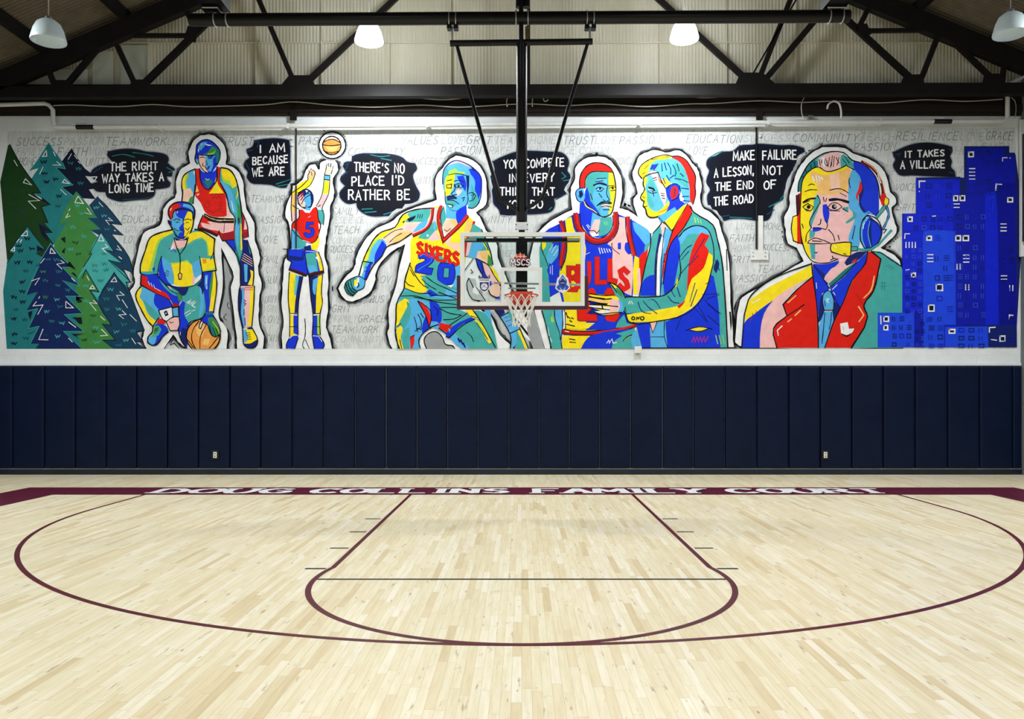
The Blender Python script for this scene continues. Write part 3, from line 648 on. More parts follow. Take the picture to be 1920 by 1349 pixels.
# emblems on the glass
def dec(name, pts, m, dz=.0052, cut=None): return hp(name, MB().prism([at(x, y, DB - dz) for x, y in pts], (0, .001, 0)), m)
def cpts(x, y, r, n=24, a0=0, a1=2 * PI): return [(x + r * math.cos(a0 + (a1 - a0) * k / n), y + r * math.sin(a0 + (a1 - a0) * k / n)) for k in range(n + (0 if a1 - a0 >= 6.28 else 1))]
em = empty('dummy', None, None); bpy.data.objects.remove(em)
dec('emblem_ball', cpts(975.5, 488, 12.5, 20, PI, 2 * PI), 'orange', .0056)
def glassline(name, segs, m, wpx, dz):
    mb = MB(); n_seg = 0
    for k, q in enumerate(segs):
        p = [at(x, y, DB - dz) for x, y in q]
        for a, b in zip(p, p[1:]):
            e = (b - a).normalized() * wpx * DB / FPX * .3
            off = Vector((0, -.00015 * (n_seg % 9), 0)); n_seg += 1
            mb.bar(a - e + off, b + e + off, wpx * DB / FPX, .0006)
    return hp(name, mb, m)
glassline('emblem_seam', [[(968, 477), (969, 484)], [(975.5, 474), (975.5, 484)], [(983, 477), (982, 484)], [(964, 481), (987, 481)]], 'glasspaint', 1.0, .0066)
seg = []
for ch, x in (('M', 957.5), ('S', 968.5), ('C', 977.5), ('S', 986.5)):
    for st in GL[ch].split(';'): seg.append([(x + a * (8.5 if ch == 'M' else 7), 497.5 - b * 11) for a, b in nums(st)])
glassline('emblem_outline', seg, 'mar', 4.4, .0060)
glassline('emblem_lettering', seg, 'glasspaint', 1.9, .0082)
# crest with skyline, left
dec('crest', [(898, 528), (918, 528), (918, 540), (914, 546), (908, 549), (902, 546), (898, 540)], 'glasspaint', .0056); dec('crest_shield', [(899.5, 529.5), (916.5, 529.5), (916.5, 539.5), (913, 544.5), (908, 547), (903, 544.5), (899.5, 539.5)], 'navy', .0062)
dec('crest_ball', cpts(908, 537.5, 6.3, 20), 'glasspaint', .0068); glassline('crest_seam', [[(903, 540), (907, 538), (909, 534), (910, 531.5)], [(904, 534.5), (908, 537), (913, 540)]], 'blue', .8, .0074)
dec('crest_banner', [(896.5, 523), (919.5, 523), (919.5, 527.5), (896.5, 527.5)], 'glasspaint', .0062); glassline('crest_banner_text', [[(899, 525.3), (917, 525.3)]], 'mar', 1.3, .0068)
mb = MB()
for x, y in ((898.5, 517), (901.5, 519), (904.5, 515.5), (908, 513), (911.5, 516), (914.5, 518.5), (917.5, 516)):
    mb.prism([at(x - 1.2, 523, DB - .0062), at(x + 1.2, 523, DB - .0062), at(x + 1.2, y, DB - .0062), at(x - 1.2, y, DB - .0062)], (0, .001, 0))
hp('crest_skyline', mb, 'navy')
# plain blue shield emblem, right
dec('shield_border', [(1041, 541), (1045, 522), (1055, 513), (1065, 522), (1069, 541), (1063, 546), (1055, 550), (1047, 546)], 'glasspaint', .0056)
dec('shield', [(1047, 527), (1055, 515.5), (1063, 527), (1062, 537), (1055, 545), (1048, 537)], 'blue', .0062); dec('shield_side', [(1043, 539), (1047, 534), (1052, 544), (1047, 544)], 'blue', .0062); dec('shield_side', [(1067, 539), (1063, 534), (1058, 544), (1063, 544)], 'blue', .0062)
dec('shield_core', [(1050, 527), (1055, 522), (1060, 527), (1059, 534), (1055, 539), (1051, 534)], 'navy', .0068); glassline('shield_mark', [[(1050, 526), (1055, 520), (1060, 526)], [(1052, 531), (1058, 531)]], 'glasspaint', .9, .0074)
# rim, bracket and net
RC = Vector((0, YK, 3.05)); RC.x = at(977.5, 0, YK).x; RR = .2286 + .008
N = 40
rim = hp('rim', MB().tube([RC + Vector((RR * math.cos(2 * PI * k / N), RR * math.sin(2 * PI * k / N), 0)) for k in range(N)], .0095, 8, True), 'orange', None, True)
zt, zb = at(0, 547, DB).z, at(0, 573, DB).z
hp('rim_bracket', MB().prism([(RC.x - .17, DB - .03, zt), (RC.x + .17, DB - .03, zt), (RC.x + .12, DB - .03, zb), (RC.x - .12, DB - .03, zb)], (0, .02, 0)).prism([(RC.x - .11, DB - .03, RC.z + .01), (RC.x + .11, DB - .03, RC.z + .01), (RC.x + .16, YK + RR * .7, RC.z + .01), (RC.x - .16, YK + RR * .7, RC.z + .01)], (0, 0, -.02)), 'orange')
hp('rim_brace', MB().bar((RC.x - .1, DB - .03, zb + .03), (RC.x - .2, YK + .12, RC.z), .02, .012).bar((RC.x + .1, DB - .03, zb + .03), (RC.x + .2, YK + .12, RC.z), .02, .012), 'orange')
nb = MB(); K = 12; prof = [(RR - .006, -.005), (.205, -.10), (.165, -.19), (.13, -.28), (.118, -.36), (.13, -.44)]
def npnt(l, k): r, z = prof[l]; t = 2 * PI * (k + (.5 if l % 2 else 0)) / K; return RC + Vector((r * math.cos(t), r * math.sin(t), z))
for l in range(len(prof) - 1):
    for k in range(K):
        a = npnt(l, k)
        for dk in ((0, -1) if l % 2 == 0 else (0, 1)): nb.tube([a, npnt(l + 1, k + dk)], .007, 5, caps=False)
net = hp('net', nb, 'net')
# ---------------------------------------------------------------- mural
mural = empty('wall_mural', 'wide painted mural of athletes and coaches across the white end wall', 'mural')
Bk = Paint('painted_backdrop', mural, 'grey pencilled hatching behind the figures'); Bk.z = .0002; Bk.tile(0, 0, 1.0)
Bk.P('BG', '14 246 1904 240 1906 654.4 13 654.4'); Bk.done()
# ---------------------------------------------------------------- mural: forest
F = Paint('painted_forest', mural)
F.tile(0, 220)
F.P('TD', '75 1500 560 1450 1000 1650 1300 1950 1420 2360 1530 2445 72 2445')
F.P('GD', '85 300 105 285 150 375 215 490 330 650 430 800 345 795 400 850 530 920 435 945 505 1110 455 1110 550 1215 470 1215 560 1340 560 1500 75 1500')
F.P('TD', '515 265 395 455 310 565 405 538 330 650 430 800 350 800 530 915 430 945 505 1110 460 1110 550 1215 480 1220 560 1340 700 1349 900 1000 770 830 650 735 770 715 590 530 690 545 650 460 560 340')
F.P('DN', '755 335 655 470 690 545 590 530 770 715 650 735 770 830 805 785 890 880 870 855 1005 862 930 760 1000 750 890 615 1022 630 900 550 820 440')
F.L('T', '310 565 395 455 515 268 560 340 650 460 690 545 590 530 770 715 650 735 770 830', 1.0)
F.L('K', '655 470 755 335 820 440 900 550 1022 630 890 615 1000 750 930 760 1005 862', .9)
F.P('GM', '805 785 890 880 1022 1060 920 1060 1060 1180 950 1190 1150 1400 1000 1700 640 1700 560 1400 650 1200 720 1090 612 1152 700 940')
F.P('TN', '1025 838 1120 930 1287 1135 1165 1120 1302 1245 1175 1232 1362 1477 1405 1640 1300 1600 1377 1740 1330 1740 1522 2247 1437 2267 1504 2370 1420 2362 1540 2445 1100 2445 1100 1300 950 1190 1060 1180 920 1060 1022 1060 940 930')
F.P('T', '1065 1212 1130 1300 1205 1420 1110 1395 1292 1540 1140 1505 1360 1720 1349 1800 1200 1640 1040 1930 900 1760 820 1700 880 1580 970 1440 960 1400')
F.P('TD', '290 1148 380 1270 475 1390 385 1440 450 1480 380 1560 330 1750 275 1880 290 2040 300 2230 320 2390 380 2445 72 2445 75 1540 145 1440 95 1420')
F.P('GM', '905 1605 1042 1842 950 1827 1175 2192 1080 2180 1217 2350 1085 2352 1205 2445 850 2445 800 2100 820 1720')
F.P('TN', '1205 1635 1349 1860 1400 2000 1500 2260 1420 2280 1510 2380 1420 2372 1530 2445 1205 2445 1090 2350 1217 2350 1080 2180 1175 2192 1045 1990 1040 1905')
F.P('NV2', '535 1330 640 1467 772 1582 660 1582 842 1778 660 1722 852 1888 695 1887 872 2068 680 2082 888 2258 670 2258 862 2445 375 2445 415 2388 320 2388 415 2203 300 2228 400 2018 280 2042 400 1838 275 1878 420 1568 380 1578 430 1507')
F.L('T', '430 1507 535 1330 640 1467 772 1582 660 1582 842 1778 660 1722 852 1888 695 1887 872 2068 680 2082 888 2258 670 2258 862 2445', 1.0)
F.L('T', '275 1878 345 1700 430 1507', .9)
F.L('T', '320 2388 415 2203 300 2228 400 2018 280 2042', .8)
F.L('TD', '612 1152 700 940 805 785 890 880 1022 1060 920 1060 1060 1180 950 1190 1030 1270', 1.1)
F.L('DN', '290 1148 380 1270 475 1390 385 1440', 1.0); F.L('DN', '75 1540 145 1440 95 1420 200 1270 290 1148', .9)
F.L('DN', '905 1605 1042 1842 950 1827 1175 2192 1080 2180 1217 2350 1085 2352 1205 2445', 1.1)
F.L('DN', '870 1700 905 1605', .9)
F.L('DN', '880 1580 970 1440 940 1450 1065 1212 1205 1420 1110 1395 1292 1540 1140 1505 1360 1720', 1.0)
F.L('DN', '1040 1905 1205 1635 1349 1860', 1.0)
F.L('DN', '1025 838 1120 930 1287 1135 1165 1120 1302 1245 1175 1232 1362 1477 1405 1640 1300 1600 1377 1740 1330 1740 1522 2247 1437 2267 1504 2370 1420 2362 1530 2445', 1.0)
F.L('K', '105 285 215 490 330 650 430 800 345 795 400 850 530 920 435 945 505 1110 455 1110 550 1215 470 1215 560 1340', 1.0)
F.P('K', '735 1520 805 1612 700 1560'); F.P('DN', '750 1640 820 1700 780 1640'); F.P('DN', '805 1888 890 1905 800 1930 830 1960 870 1940')
F.P('DN', '760 2110 860 2110 870 2180 840 2180 800 2140'); F.P('DN', '750 2285 900 2285 800 2305 860 2350'); F.P('DN', '390 1350 470 1395 390 1420')
F.P('DN', '640 1280 690 1260 690 1330'); F.P('DN', '650 1420 690 1370 680 1440'); F.P('DN', '295 2060 345 2040 320 2140'); F.P('DN', '290 2290 380 2250 300 2290')
F.P('DN', '445 845 530 915 440 880'); F.P('DN', '410 1120 550 1210 470 1190 520 1320 440 1240')
for q in ('490 345 450 415 495 410', '270 650 248 690 335 715', '680 655 660 690 735 700', '825 830 790 900 880 910', '290 1190 230 1250 290 1250',
          '1065 1235 1040 1305 1095 1305', '540 1380 528 1435 585 1435', '1210 1685 1172 1735 1232 1735', '695 1940 695 2010 775 2010', '975 1770 950 1808 1000 1808',
          '115 1405 155 1370 155 1410'):
    a = q.split(); F.L('W', q + ' ' + a[0] + ' ' + a[1], 1.3)
for q in ('150 455 185 515', '305 815 420 880 300 885 380 965', '565 365 585 410', '600 470 645 505 560 505', '455 525 420 600', '755 385 720 445', '785 400 815 440', '825 465 850 490',
          '965 630 1022 630 1000 670', '640 760 700 820', '740 965 725 990', '720 1015 695 1060 740 1040', '920 960 965 1025 905 1010', '1045 900 1085 945', '1145 1060 1190 1095 1115 1085 1155 1135', '1205 1190 1220 1200',
          '205 1285 175 1320', '230 1290 215 1320', '470 1490 430 1540', '640 1510 680 1535 600 1550 655 1600', '335 1725 420 1695 370 1770', '755 1695 790 1730',
          '1110 1340 1140 1370 1080 1385 1130 1440', '1240 1355 1280 1405 1230 1390', '1255 1470 1285 1495', '915 1670 940 1720', '985 1930 1025 1965 945 1955 1015 2040', '1060 2100 1105 2140', '1070 2235 1135 2300 1060 2305',
          '420 1890 410 1910', '385 1945 350 1990 455 1980 400 2080', '725 2160 800 2215', '725 2330 765 2370', '455 2235 410 2345 510 2348', '1265 1840 1310 1875 1230 1880 1260 1930', '1290 2040 1330 2080 1255 2085 1305 2125', '1290 1925 1345 2010',
          '1370 2080 1440 2150', '1390 2330 1430 2390'):
    F.L('W', q, 1.15)
F.scribbles(((460, 470, 'DN'), (470, 590, 'DN'), (490, 680, 'DN'), (590, 650, 'DN'), (625, 830, 'DN'), (610, 935, 'TN'), (745, 480, 'TD'), (830, 540, 'TD'), (850, 690, 'TD'), (230, 990, 'TN'),
  (820, 930, 'T'), (870, 1010, 'T'), (770, 1160, 'T'), (885, 1255, 'T'), (795, 1320, 'GD'), (745, 1390, 'T'), (830, 1440, 'GD'), (1015, 950, 'T'), (1100, 1040, 'T'), (1130, 1180, 'TD'),
  (290, 1275, 'DN'), (200, 1355, 'DN'), (215, 1405, 'DN'), (340, 1385, 'DN'), (185, 1530, 'DN'), (315, 1525, 'DN'), (275, 1620, 'TN'), (235, 1735, 'DN'), (235, 1835, 'DN'), (150, 1895, 'DN'), (245, 1945, 'DN'), (170, 2025, 'TN'),
  (150, 2125, 'DN'), (265, 2135, 'TN'), (155, 2285, 'DN'), (275, 2325, 'TN'), (150, 2385, 'DN'), (510, 1500, 'TD'), (600, 1500, 'TD'), (455, 1625, 'GM'), (620, 1625, 'TD'), (480, 1720, 'TD'), (610, 1770, 'TD'), (715, 1820, 'TD'), (480, 1895, 'GM'), (600, 1920, 'T'),
  (635, 1995, 'TD'), (495, 2045, 'T'), (545, 2150, 'TD'), (655, 2170, 'T'), (610, 2310, 'T'), (480, 2290, 'TN'), (1000, 1560, 'GM'), (1105, 1545, 'TD'), (1005, 1620, 'TD'), (1120, 1610, 'TD'), (1060, 1720, 'TD'), (910, 1775, 'T'), (910, 1935, 'T'), (980, 2090, 'GD'),
  (1010, 2215, 'T'), (1000, 2260, 'GD'), (890, 2345, 'GD'), (1020, 2370, 'T'), (840, 1945, 'GD'), (1165, 1815, 'T'), (1125, 1915, 'TD'), (1130, 2020, 'TD'), (1255, 2020, 'T'), (1230, 2260, 'T'), (1310, 2180, 'TD'), (1330, 2350, 'T'), (1100, 1440, 'TD'), (1400, 2250, 'TD'), (1250, 2400, 'TD')))
F.done()

# ---------------------------------------------------------------- mural: standing player and kneeling coach
H = Paint('painted_outline', mural)
H.tile(220, 240)
halo = '880 70 1000 65 1080 120 1140 200 1160 310 1150 380 1260 430 1330 560 1345 700 1370 850 1450 1000 1460 1180 1485 1260 1510 1370 1490 1500 1530 1640 1510 1760 1500 1920 1500 2070 1552 2200 1545 2330 1252 2330 1250 2220 1225 2020 1215 1880 1190 1680 1222 1570 1160 1410 1100 1284 1112 1410 1120 1680 1090 1870 1075 2000 1140 2074 1172 2170 1160 2330 735 2330 660 2284 590 2194 495 2330 300 2330 260 2220 275 2134 220 2070 165 1954 110 1844 115 1744 180 1634 165 1524 200 1364 240 1180 290 1090 440 1020 465 960 480 860 540 770 600 730 615 680 620 520 680 420 760 370 745 300 755 220 800 130'
H.halo(halo)
H.L('K', '1100 1290 1160 1410 1222 1570 1190 1680 1215 1880 1250 2220', 1.4); H.L('K', '1130 1340 1140 1430 1165 1500 1140 1700 1150 1900 1110 2000', .8); H.L('K', '600 2210 560 2290 600 2270 650 2330', 1.2)
H.P('GY', '1120 1360 1160 1440 1190 1570 1170 1690 1190 1880 1200 2020 1230 2200 1180 2140 1120 2050 1110 1890 1140 1680 1125 1480')
H.L('K', '1170 1840 1160 1880 1185 1910', .8); H.L('K', '1150 1960 1120 2000 1150 2030', .8)
H.done()
A = Paint('painted_person', mural, 'painted player in a red jersey leaning down with both hands low')
A.tile(220, 240)
A.P('B', '830 260 840 180 900 130 970 128 1040 180 1080 240 1080 320 1055 390 1020 440 1000 470 940 475 890 430 860 375 825 345')
A.P('G', '945 262 1000 190 1045 215 1040 270 1000 290 900 282'); A.P('C', '850 200 900 150 950 150 930 180 880 240'); A.P('LM', '950 270 1010 260 1040 230 1020 270 960 285')
A.P('TD', '1040 210 1080 240 1080 320 1050 385 1035 300'); A.P('W', '880 165 895 160 885 195'); A.P('W', '910 165 960 175 1000 185 960 190'); A.P('W', '850 235 865 205 860 260')
A.P('P', '862 290 935 288 930 400 960 474 905 445 866 380'); A.P('C', '932 288 1032 290 1022 400 985 462 955 450 930 390'); A.P('B', '950 310 1010 300 1000 325 960 325'); A.P('B', '1010 330 1032 300 1022 410 985 460 1010 400')
A.L('K', '870 315 900 308 925 318', .9); A.L('K', '905 370 895 395 925 410 945 440 965 410', .9); A.L('K', '955 300 1015 296', 1.0); A.L('NV', '935 345 950 385 930 395', .7); A.P('B', '950 405 985 400 960 445')
A.P('C', '825 330 850 330 860 385 838 380'); A.L('K', '845 385 820 340 830 260 840 180 900 130 970 128 1040 180 1080 240 1082 320 1055 385 1035 380', 1.3, 1)
A.L('K', '850 290 865 380 905 446 945 476 1000 470', 1.0, 1); A.L('NV', '825 275 900 290 1030 288', 1.1)
A.P('B', '868 430 900 460 950 478 1030 450 1052 412 1045 560 960 655 900 595'); A.P('TD', '905 560 960 540 1010 560 960 650'); A.L('W', '930 535 950 550 970 540', .9)
A.P('R', '820 430 868 428 900 595 960 655 1020 600 1045 560 1052 408 1092 420 1080 560 1140 690 1155 770 1165 935 1000 935 930 893 880 790 815 700 830 560')
A.P('Y', '1042 520 1065 600 1125 690 965 692 1005 640'); A.P('OR', '838 600 860 670 825 680'); A.P('PK', '1130 690 1205 935 1105 945 1155 925 1140 720'); A.P('PK', '830 700 870 690 850 720')
A.L('K', '870 430 880 560 925 640 960 655 1010 610 1045 560 1052 410', 1.5, 1); A.L('K', '820 430 830 560 815 700', 1.2, 1); A.L('K', '1092 420 1082 560 1140 690', 1.2, 1)
for q in ('985 710 1115 700', '1000 725 1010 745 1030 725 1050 745 1070 720 1100 745', '935 780 965 780 975 815 950 850 920 830 930 790', '1065 790 1095 780 1105 815 1065 815 1105 850 1060 855', '945 880 970 870 1010 900 1050 870 1110 890 1150 870'):
    A.L('DR', q, 1.1)
A.P('C', '812 440 740 470 690 520 680 620 690 700 682 785 800 805 812 700 825 560'); A.P('Y', '740 470 690 520 680 620 705 660 740 630 725 560 750 500'); A.P('LM', '740 475 755 500 730 560 742 640 720 640 712 560'); A.P('P', '690 700 705 655 770 635 800 700 780 770 720 780 684 785'); A.P('G', '770 735 800 720 800 800 750 790')
A.L('K', '820 435 740 470 692 520 680 620 690 690 680 785', 1.5, 1); A.L('K', '822 600 812 700 800 800', 1.3); A.P('W', '800 470 820 450 815 500')
A.P('T', '1092 420 1180 440 1242 520 1272 620 1292 740 1312 900 1318 1010 1322 1300 1300 1420 1270 1340 1240 1250 1232 1080 1242 950 1192 880 1150 700 1085 580'); A.P('Y', '1100 425 1180 445 1240 520 1262 610 1215 640 1195 560 1130 540 1100 490'); A.P('LM', '1100 490 1130 540 1195 560 1215 640 1190 610 1110 560'); A.P('C', '1085 560 1150 590 1200 660 1240 800 1260 900 1225 900 1180 800 1150 700'); A.P('Y', '1262 610 1275 700 1250 760 1265 680'); A.P('G', '1260 780 1305 860 1300 1000 1265 1100 1275 940'); A.P('C', '1245 1000 1290 1010 1275 1320 1250 1250'); A.P('Y', '1300 1010 1318 1010 1320 1290 1302 1300'); A.L('W', '1205 770 1225 880', 1.2)
A.L('K', '1092 420 1180 440 1242 520 1272 620 1292 740 1312 900 1318 1010 1322 1300', 1.6, 1); A.L('K', '1085 580 1150 700 1192 880 1242 950 1232 1080 1240 1250 1272 1345', 1.4, 1); A.P('NV', '1270 940 1290 960 1275 1040')
A.P('R', '905 920 870 1000 850 1060 960 1100 1050 1145 1072 1130 1112 1192 1235 1182 1235 1000 1000 990'); A.P('PK', '882 1002 1000 985 1235 1000 1225 1085 1112 1112 1072 1090 960 1070 900 1045'); A.P('R', '900 950 985 1020 890 1000'); A.P('DR2', '852 1058 900 1050 1055 1120 1050 1145 950 1100'); A.P('DR', '1100 1115 1232 1090 1232 1182 1112 1192')
A.L('K', '905 920 870 1000 850 1060 960 1100 1050 1145 1075 1085 1090 1150 1112 1192 1235 1180', 1.3); A.L('K', '1130 1005 1125 1100', .7)
A.P('K', '918 900 1000 938 1232 955 1232 1005 1000 992 915 942'); A.L('OR', '930 925 1000 962 1090 975 1225 975', 1.1); A.L('GY', '1000 950 1080 985 1140 965', .8)
A.P('DR', '1315 890 1365 1000 1385 1150 1320 1175 1318 1010'); A.P('PK', '1345 960 1365 1030 1370 1070 1335 1075'); A.L('R', '1330 1095 1380 1085', 1.2); A.L('K', '1315 890 1365 1000 1385 1150', 1.2)
A.tile(220, 440)
A.P('NV', '1140 65 1240 60 1250 200 1290 290 1320 180 1320 50 1372 60 1430 250 1440 420 1430 545 1300 545 1292 330 1250 200'); A.P('B', '1150 66 1235 62 1245 180'); A.P('C', '1335 310 1375 320 1370 500 1345 500'); A.P('Y', '1400 370 1435 390 1430 540 1375 530 1410 440'); A.P('T', '1375 80 1415 180 1400 210'); A.P('TD', '1245 60 1290 60 1320 190 1300 240 1280 330 1255 220')
A.P('T', '1240 0 1320 0 1318 180 1290 245 1260 150'); A.P('C', '1250 0 1280 0 1275 190'); A.P('Y', '1300 0 1318 0 1316 160 1302 170')
for i in range(4): A.L('OR' if i % 2 else 'PK', f'{1330-i*6} {200+i*22} {1425} {262+i*24}', 1.0)
A.L('K', '1140 65 1240 190 1290 300 1300 540', 1.4); A.L('K', '1372 60 1425 240 1440 420 1430 545', 1.4); A.L('NV', '1320 0 1330 200', 1.4)
A.P('PK', '1298 545 1446 545 1442 700 1420 960 1322 992 1282 800 1284 600'); A.P('C', '1298 560 1345 560 1340 800 1350 980 1322 992 1282 800 1284 600'); A.P('Y', '1405 550 1446 550 1442 700 1420 960 1380 970 1400 700'); A.P('NV', '1298 560 1315 600 1305 820 1335 985 1322 992 1282 800 1284 600'); A.P('W', '1300 547 1350 547 1350 562 1300 562')
A.L('R', '1305 562 1430 562', 1.2); A.L('R', '1305 582 1430 582', 1.1); A.L('NV', '1335 690 1355 700 1335 720 1358 730 1340 750', 1.0); A.L('NV', '1340 790 1338 850', 1.0); A.L('NV', '1345 880 1350 960', .9)
A.L('K', '1298 545 1284 600 1282 800 1322 992', 1.4, 1); A.L('K', '1446 545 1442 700 1420 965', 1.4, 1)
A.P('Y', '1325 1010 1390 990 1425 1000 1480 1120 1460 1180 1400 1200 1335 1160'); A.P('C', '1325 1010 1360 1000 1375 1110 1340 1150'); A.P('NV', '1335 1150 1400 1150 1470 1110 1482 1125 1460 1180 1400 1202 1340 1170'); A.P('NV', '1370 985 1425 970 1425 1000 1375 1000')
for i in range(4): A.L('K', f'{1355+i*6} {1040+i*22} {1400+i*4} {1035+i*22}', .8)
A.L('K', '1322 1000 1328 1100 1338 1165 1400 1202 1460 1180 1482 1120 1425 990', 1.3, 1)
A.done()

A = Paint('painted_person', mural, 'painted kneeling coach in a teal and yellow shirt with a whistle')
A.tile(220, 240)
A.P('NV', '575 950 590 870 700 850 800 880 812 960 790 1050 740 1150 690 1180 620 1150 580 1070')
A.P('C', '585 930 600 880 700 870 690 1000 700 1060 650 1120 600 1080 575 1010'); A.P('T', '590 1050 650 1100 690 1090 700 1150 640 1140'); A.P('B', '615 880 740 865 745 930 700 960 630 930'); A.P('W', '625 890 645 880 635 905')
A.P('Y', '745 880 790 890 795 1050 745 1135 705 1145 710 1090 700 1000 710 960'); A.P('B', '690 1010 712 1000 700 1060 715 1095 690 1100 650 1060'); A.P('B', '660 1105 700 1100 700 1160 640 1150')
A.L('K', '600 975 630 960 665 975', 1.0); A.L('K', '710 975 750 962 785 975', 1.0); A.L('K', '620 1000 650 995', .8); A.L('K', '725 1000 755 998', .8); A.L('NV', '600 1060 640 1085 690 1075', .9); A.L('K', '720 1060 745 1080 765 1050', .8); A.L('K', '730 1130 760 1090', .7)
A.P('R', '540 900 560 830 620 790 680 820 650 850 600 880 585 950 560 970'); A.P('B', '620 790 700 783 780 810 818 870 812 960 790 890 740 860 640 850 680 820'); A.P('C', '700 800 780 820 812 870 800 880 760 850 690 830'); A.P('W', '560 860 580 840 565 880'); A.P('NV', '530 970 570 980 580 1030 545 1020')
A.L('K', '565 965 540 900 560 830 620 790 700 783 780 810 818 870 812 960', 1.7, 1); A.L('K', '585 950 600 880 650 855 740 862 790 890 800 960', 1.3, 1); A.L('K', '545 985 560 1030 585 1075 620 1150 690 1182 745 1150 795 1050 810 960', 1.6, 1)
A.P('T', '590 1070 440 1112 350 1160 300 1290 245 1524 262 1545 430 1545 445 1604 560 1664 680 1684 820 1664 890 1594 900 1520 1045 1504 1020 1330 1030 1172 900 1092 820 1070 745 1140 690 1182 620 1150')
A.P('Y', '580 1075 440 1112 350 1160 300 1290 245 1515 330 1515 380 1349 440 1180 520 1140 590 1110'); A.P('LM', '590 1110 520 1140 440 1180 380 1349 330 1515 370 1515 410 1340 460 1190'); A.P('Y', '760 1120 880 1095 1000 1150 1030 1180 1020 1349 970 1349 950 1200 900 1150 800 1190 660 1280 640 1260'); A.P('LM', '900 1150 950 1200 970 1349 955 1349 935 1200 890 1165 800 1205 660 1290')
A.P('PK', '600 1180 720 1180 740 1200 720 1250 640 1270 555 1300 580 1230'); A.P('W', '555 1300 600 1220 590 1290'); A.L('B', '550 1270 570 1300 590 1280 620 1310', 1.2); A.P('NV', '600 1150 690 1182 740 1150 740 1185 620 1190')
A.tile(220, 440)
A.P('C', '430 420 480 240 560 300 600 540 520 520 440 470'); A.P('B', '440 470 440 380 470 240 500 400 600 540 520 520'); A.P('C', '500 380 560 310 600 540 540 500'); A.P('Y', '570 310 660 300 720 280 780 310 810 420 820 530 680 555 600 540 600 440'); A.P('LM', '560 300 660 290 740 270 800 330 780 315 720 290 570 318'); A.P('C', '790 310 880 250 890 460 830 500 800 400'); A.P('PK', '800 430 830 460 825 520 790 530'); A.P('W', '820 480 888 420 888 460 820 520'); A.P('Y', '880 250 1040 260 1045 370 900 395'); A.P('LM', '900 385 1045 350 1045 380 900 398'); A.P('W', '565 520 640 540 690 556 600 552'); A.P('B', '370 360 400 340 395 400'); A.P('W', '420 420 440 395 440 440')
for i in range(3): A.L('NV', f'{490+i*14} {420-i*20} {540+i*6} {440-i*20}', .8)
for i in range(3): A.L('R', f'{905+i*14} {262} {912+i*14} {305}', 1.1)
A.L('K', '590 -50 440 -12 350 36 300 166 245 400 262 420 430 420 440 480 560 540 680 560 820 540 890 470 900 400 1045 380 1020 206 1030 48 900 -32 820 -54', 1.7); A.L('K', '430 420 440 330 470 230', 1.1); A.L('K', '900 400 880 300 870 230', 1.1); A.L('K', '985 270 1020 180', .9)
A.L('K', '600 40 630 140 662 215 662 410', 1.2); A.L('K', '752 30 720 130 662 215', 1.2); A.P('OR', '645 425 665 405 685 420 675 475 655 475'); A.L('K', '645 425 665 405 685 420 675 475 655 475 645 425', 1.1)
# arms
A.P('B', '255 430 430 430 470 470 520 540 600 610 660 620 690 680 660 720 650 760 590 770 545 690 420 630 260 540'); A.P('R', '255 430 320 450 330 520 520 620 560 680 570 740 640 760 590 772 545 690 420 630 260 540'); A.P('G', '620 615 665 625 695 680 650 710 640 650'); A.P('T', '440 470 560 580 600 610 640 650 600 640 500 560'); A.P('PK', '545 690 570 700 590 765 565 750'); A.P('DR', '590 720 650 735 650 760 600 770')
for i in range(3): A.L('W', f'{330+i*28} {495+i*18} {345+i*28} {535+i*18}', .9)
A.L('W', '410 570 460 600', 1.0); A.L('K', '255 430 250 530 420 630 545 690 590 772 650 760', 1.5); A.L('K', '430 440 520 540 600 612 660 620 695 680', 1.3)
A.P('B', '905 400 1030 395 1050 520 1015 830 930 830 915 600'); A.P('Y', '1010 395 1035 390 1050 520 1015 810 970 810 1000 560'); A.P('G', '1000 400 1015 395 1005 560 975 700 970 600'); A.P('C', '930 430 960 430 950 580 935 570'); A.L('W', '940 450 942 520', 1.1); A.L('W', '948 545 948 575', 1.0); A.L('K', '905 400 915 600 930 830', 1.4); A.L('K', '1035 390 1052 520 1015 830', 1.4); A.P('TD', '920 820 1010 820 1012 850 920 850'); A.L('K', '920 850 1012 850', 1.1)
# trousers
A.P('C', '260 545 420 632 545 692 580 765 440 790 450 860 380 965 330 920 200 640 215 600'); A.P('Y', '260 550 215 600 200 650 330 920 380 965 420 920 330 840 270 700 240 660 260 600'); A.P('B', '400 625 545 692 580 765 440 792 390 720'); A.P('T', '270 680 400 800 450 860 420 920 330 820'); A.L('K', '258 545 215 595 198 650 250 780 330 920 378 968 440 880', 1.6, 1)
A.P('T', '560 550 680 562 820 542 890 475 905 420 915 600 930 830 900 880 880 930 780 920 740 970 735 1205 650 1020 660 900 650 780 690 690 660 620 600 610'); A.P('NV', '560 550 760 560 720 640 690 650 640 600'); A.P('B', '690 700 720 720 710 850 760 950 735 1205 650 1020 665 880 650 780'); A.P('C', '870 520 900 520 915 760 880 880 862 880 880 700'); A.P('NV', '840 540 890 480 905 420 915 600 900 640 880 560'); A.P('NV', '690 980 735 1000 735 1195 665 1080')
A.L('W', '735 720 780 690 750 730 820 700 770 740 830 715 790 750 825 770', 1.5); A.L('W', '715 835 770 800', 1.0); A.L('W', '730 860 780 825', 1.0); A.L('W', '785 810 825 795', .9); A.L('W', '670 1030 665 1070', 1.0)
A.L('K', '650 760 655 860 650 1020 680 1120 735 1205', 1.5); A.L('K', '740 970 780 920 900 880 930 830', 1.3)
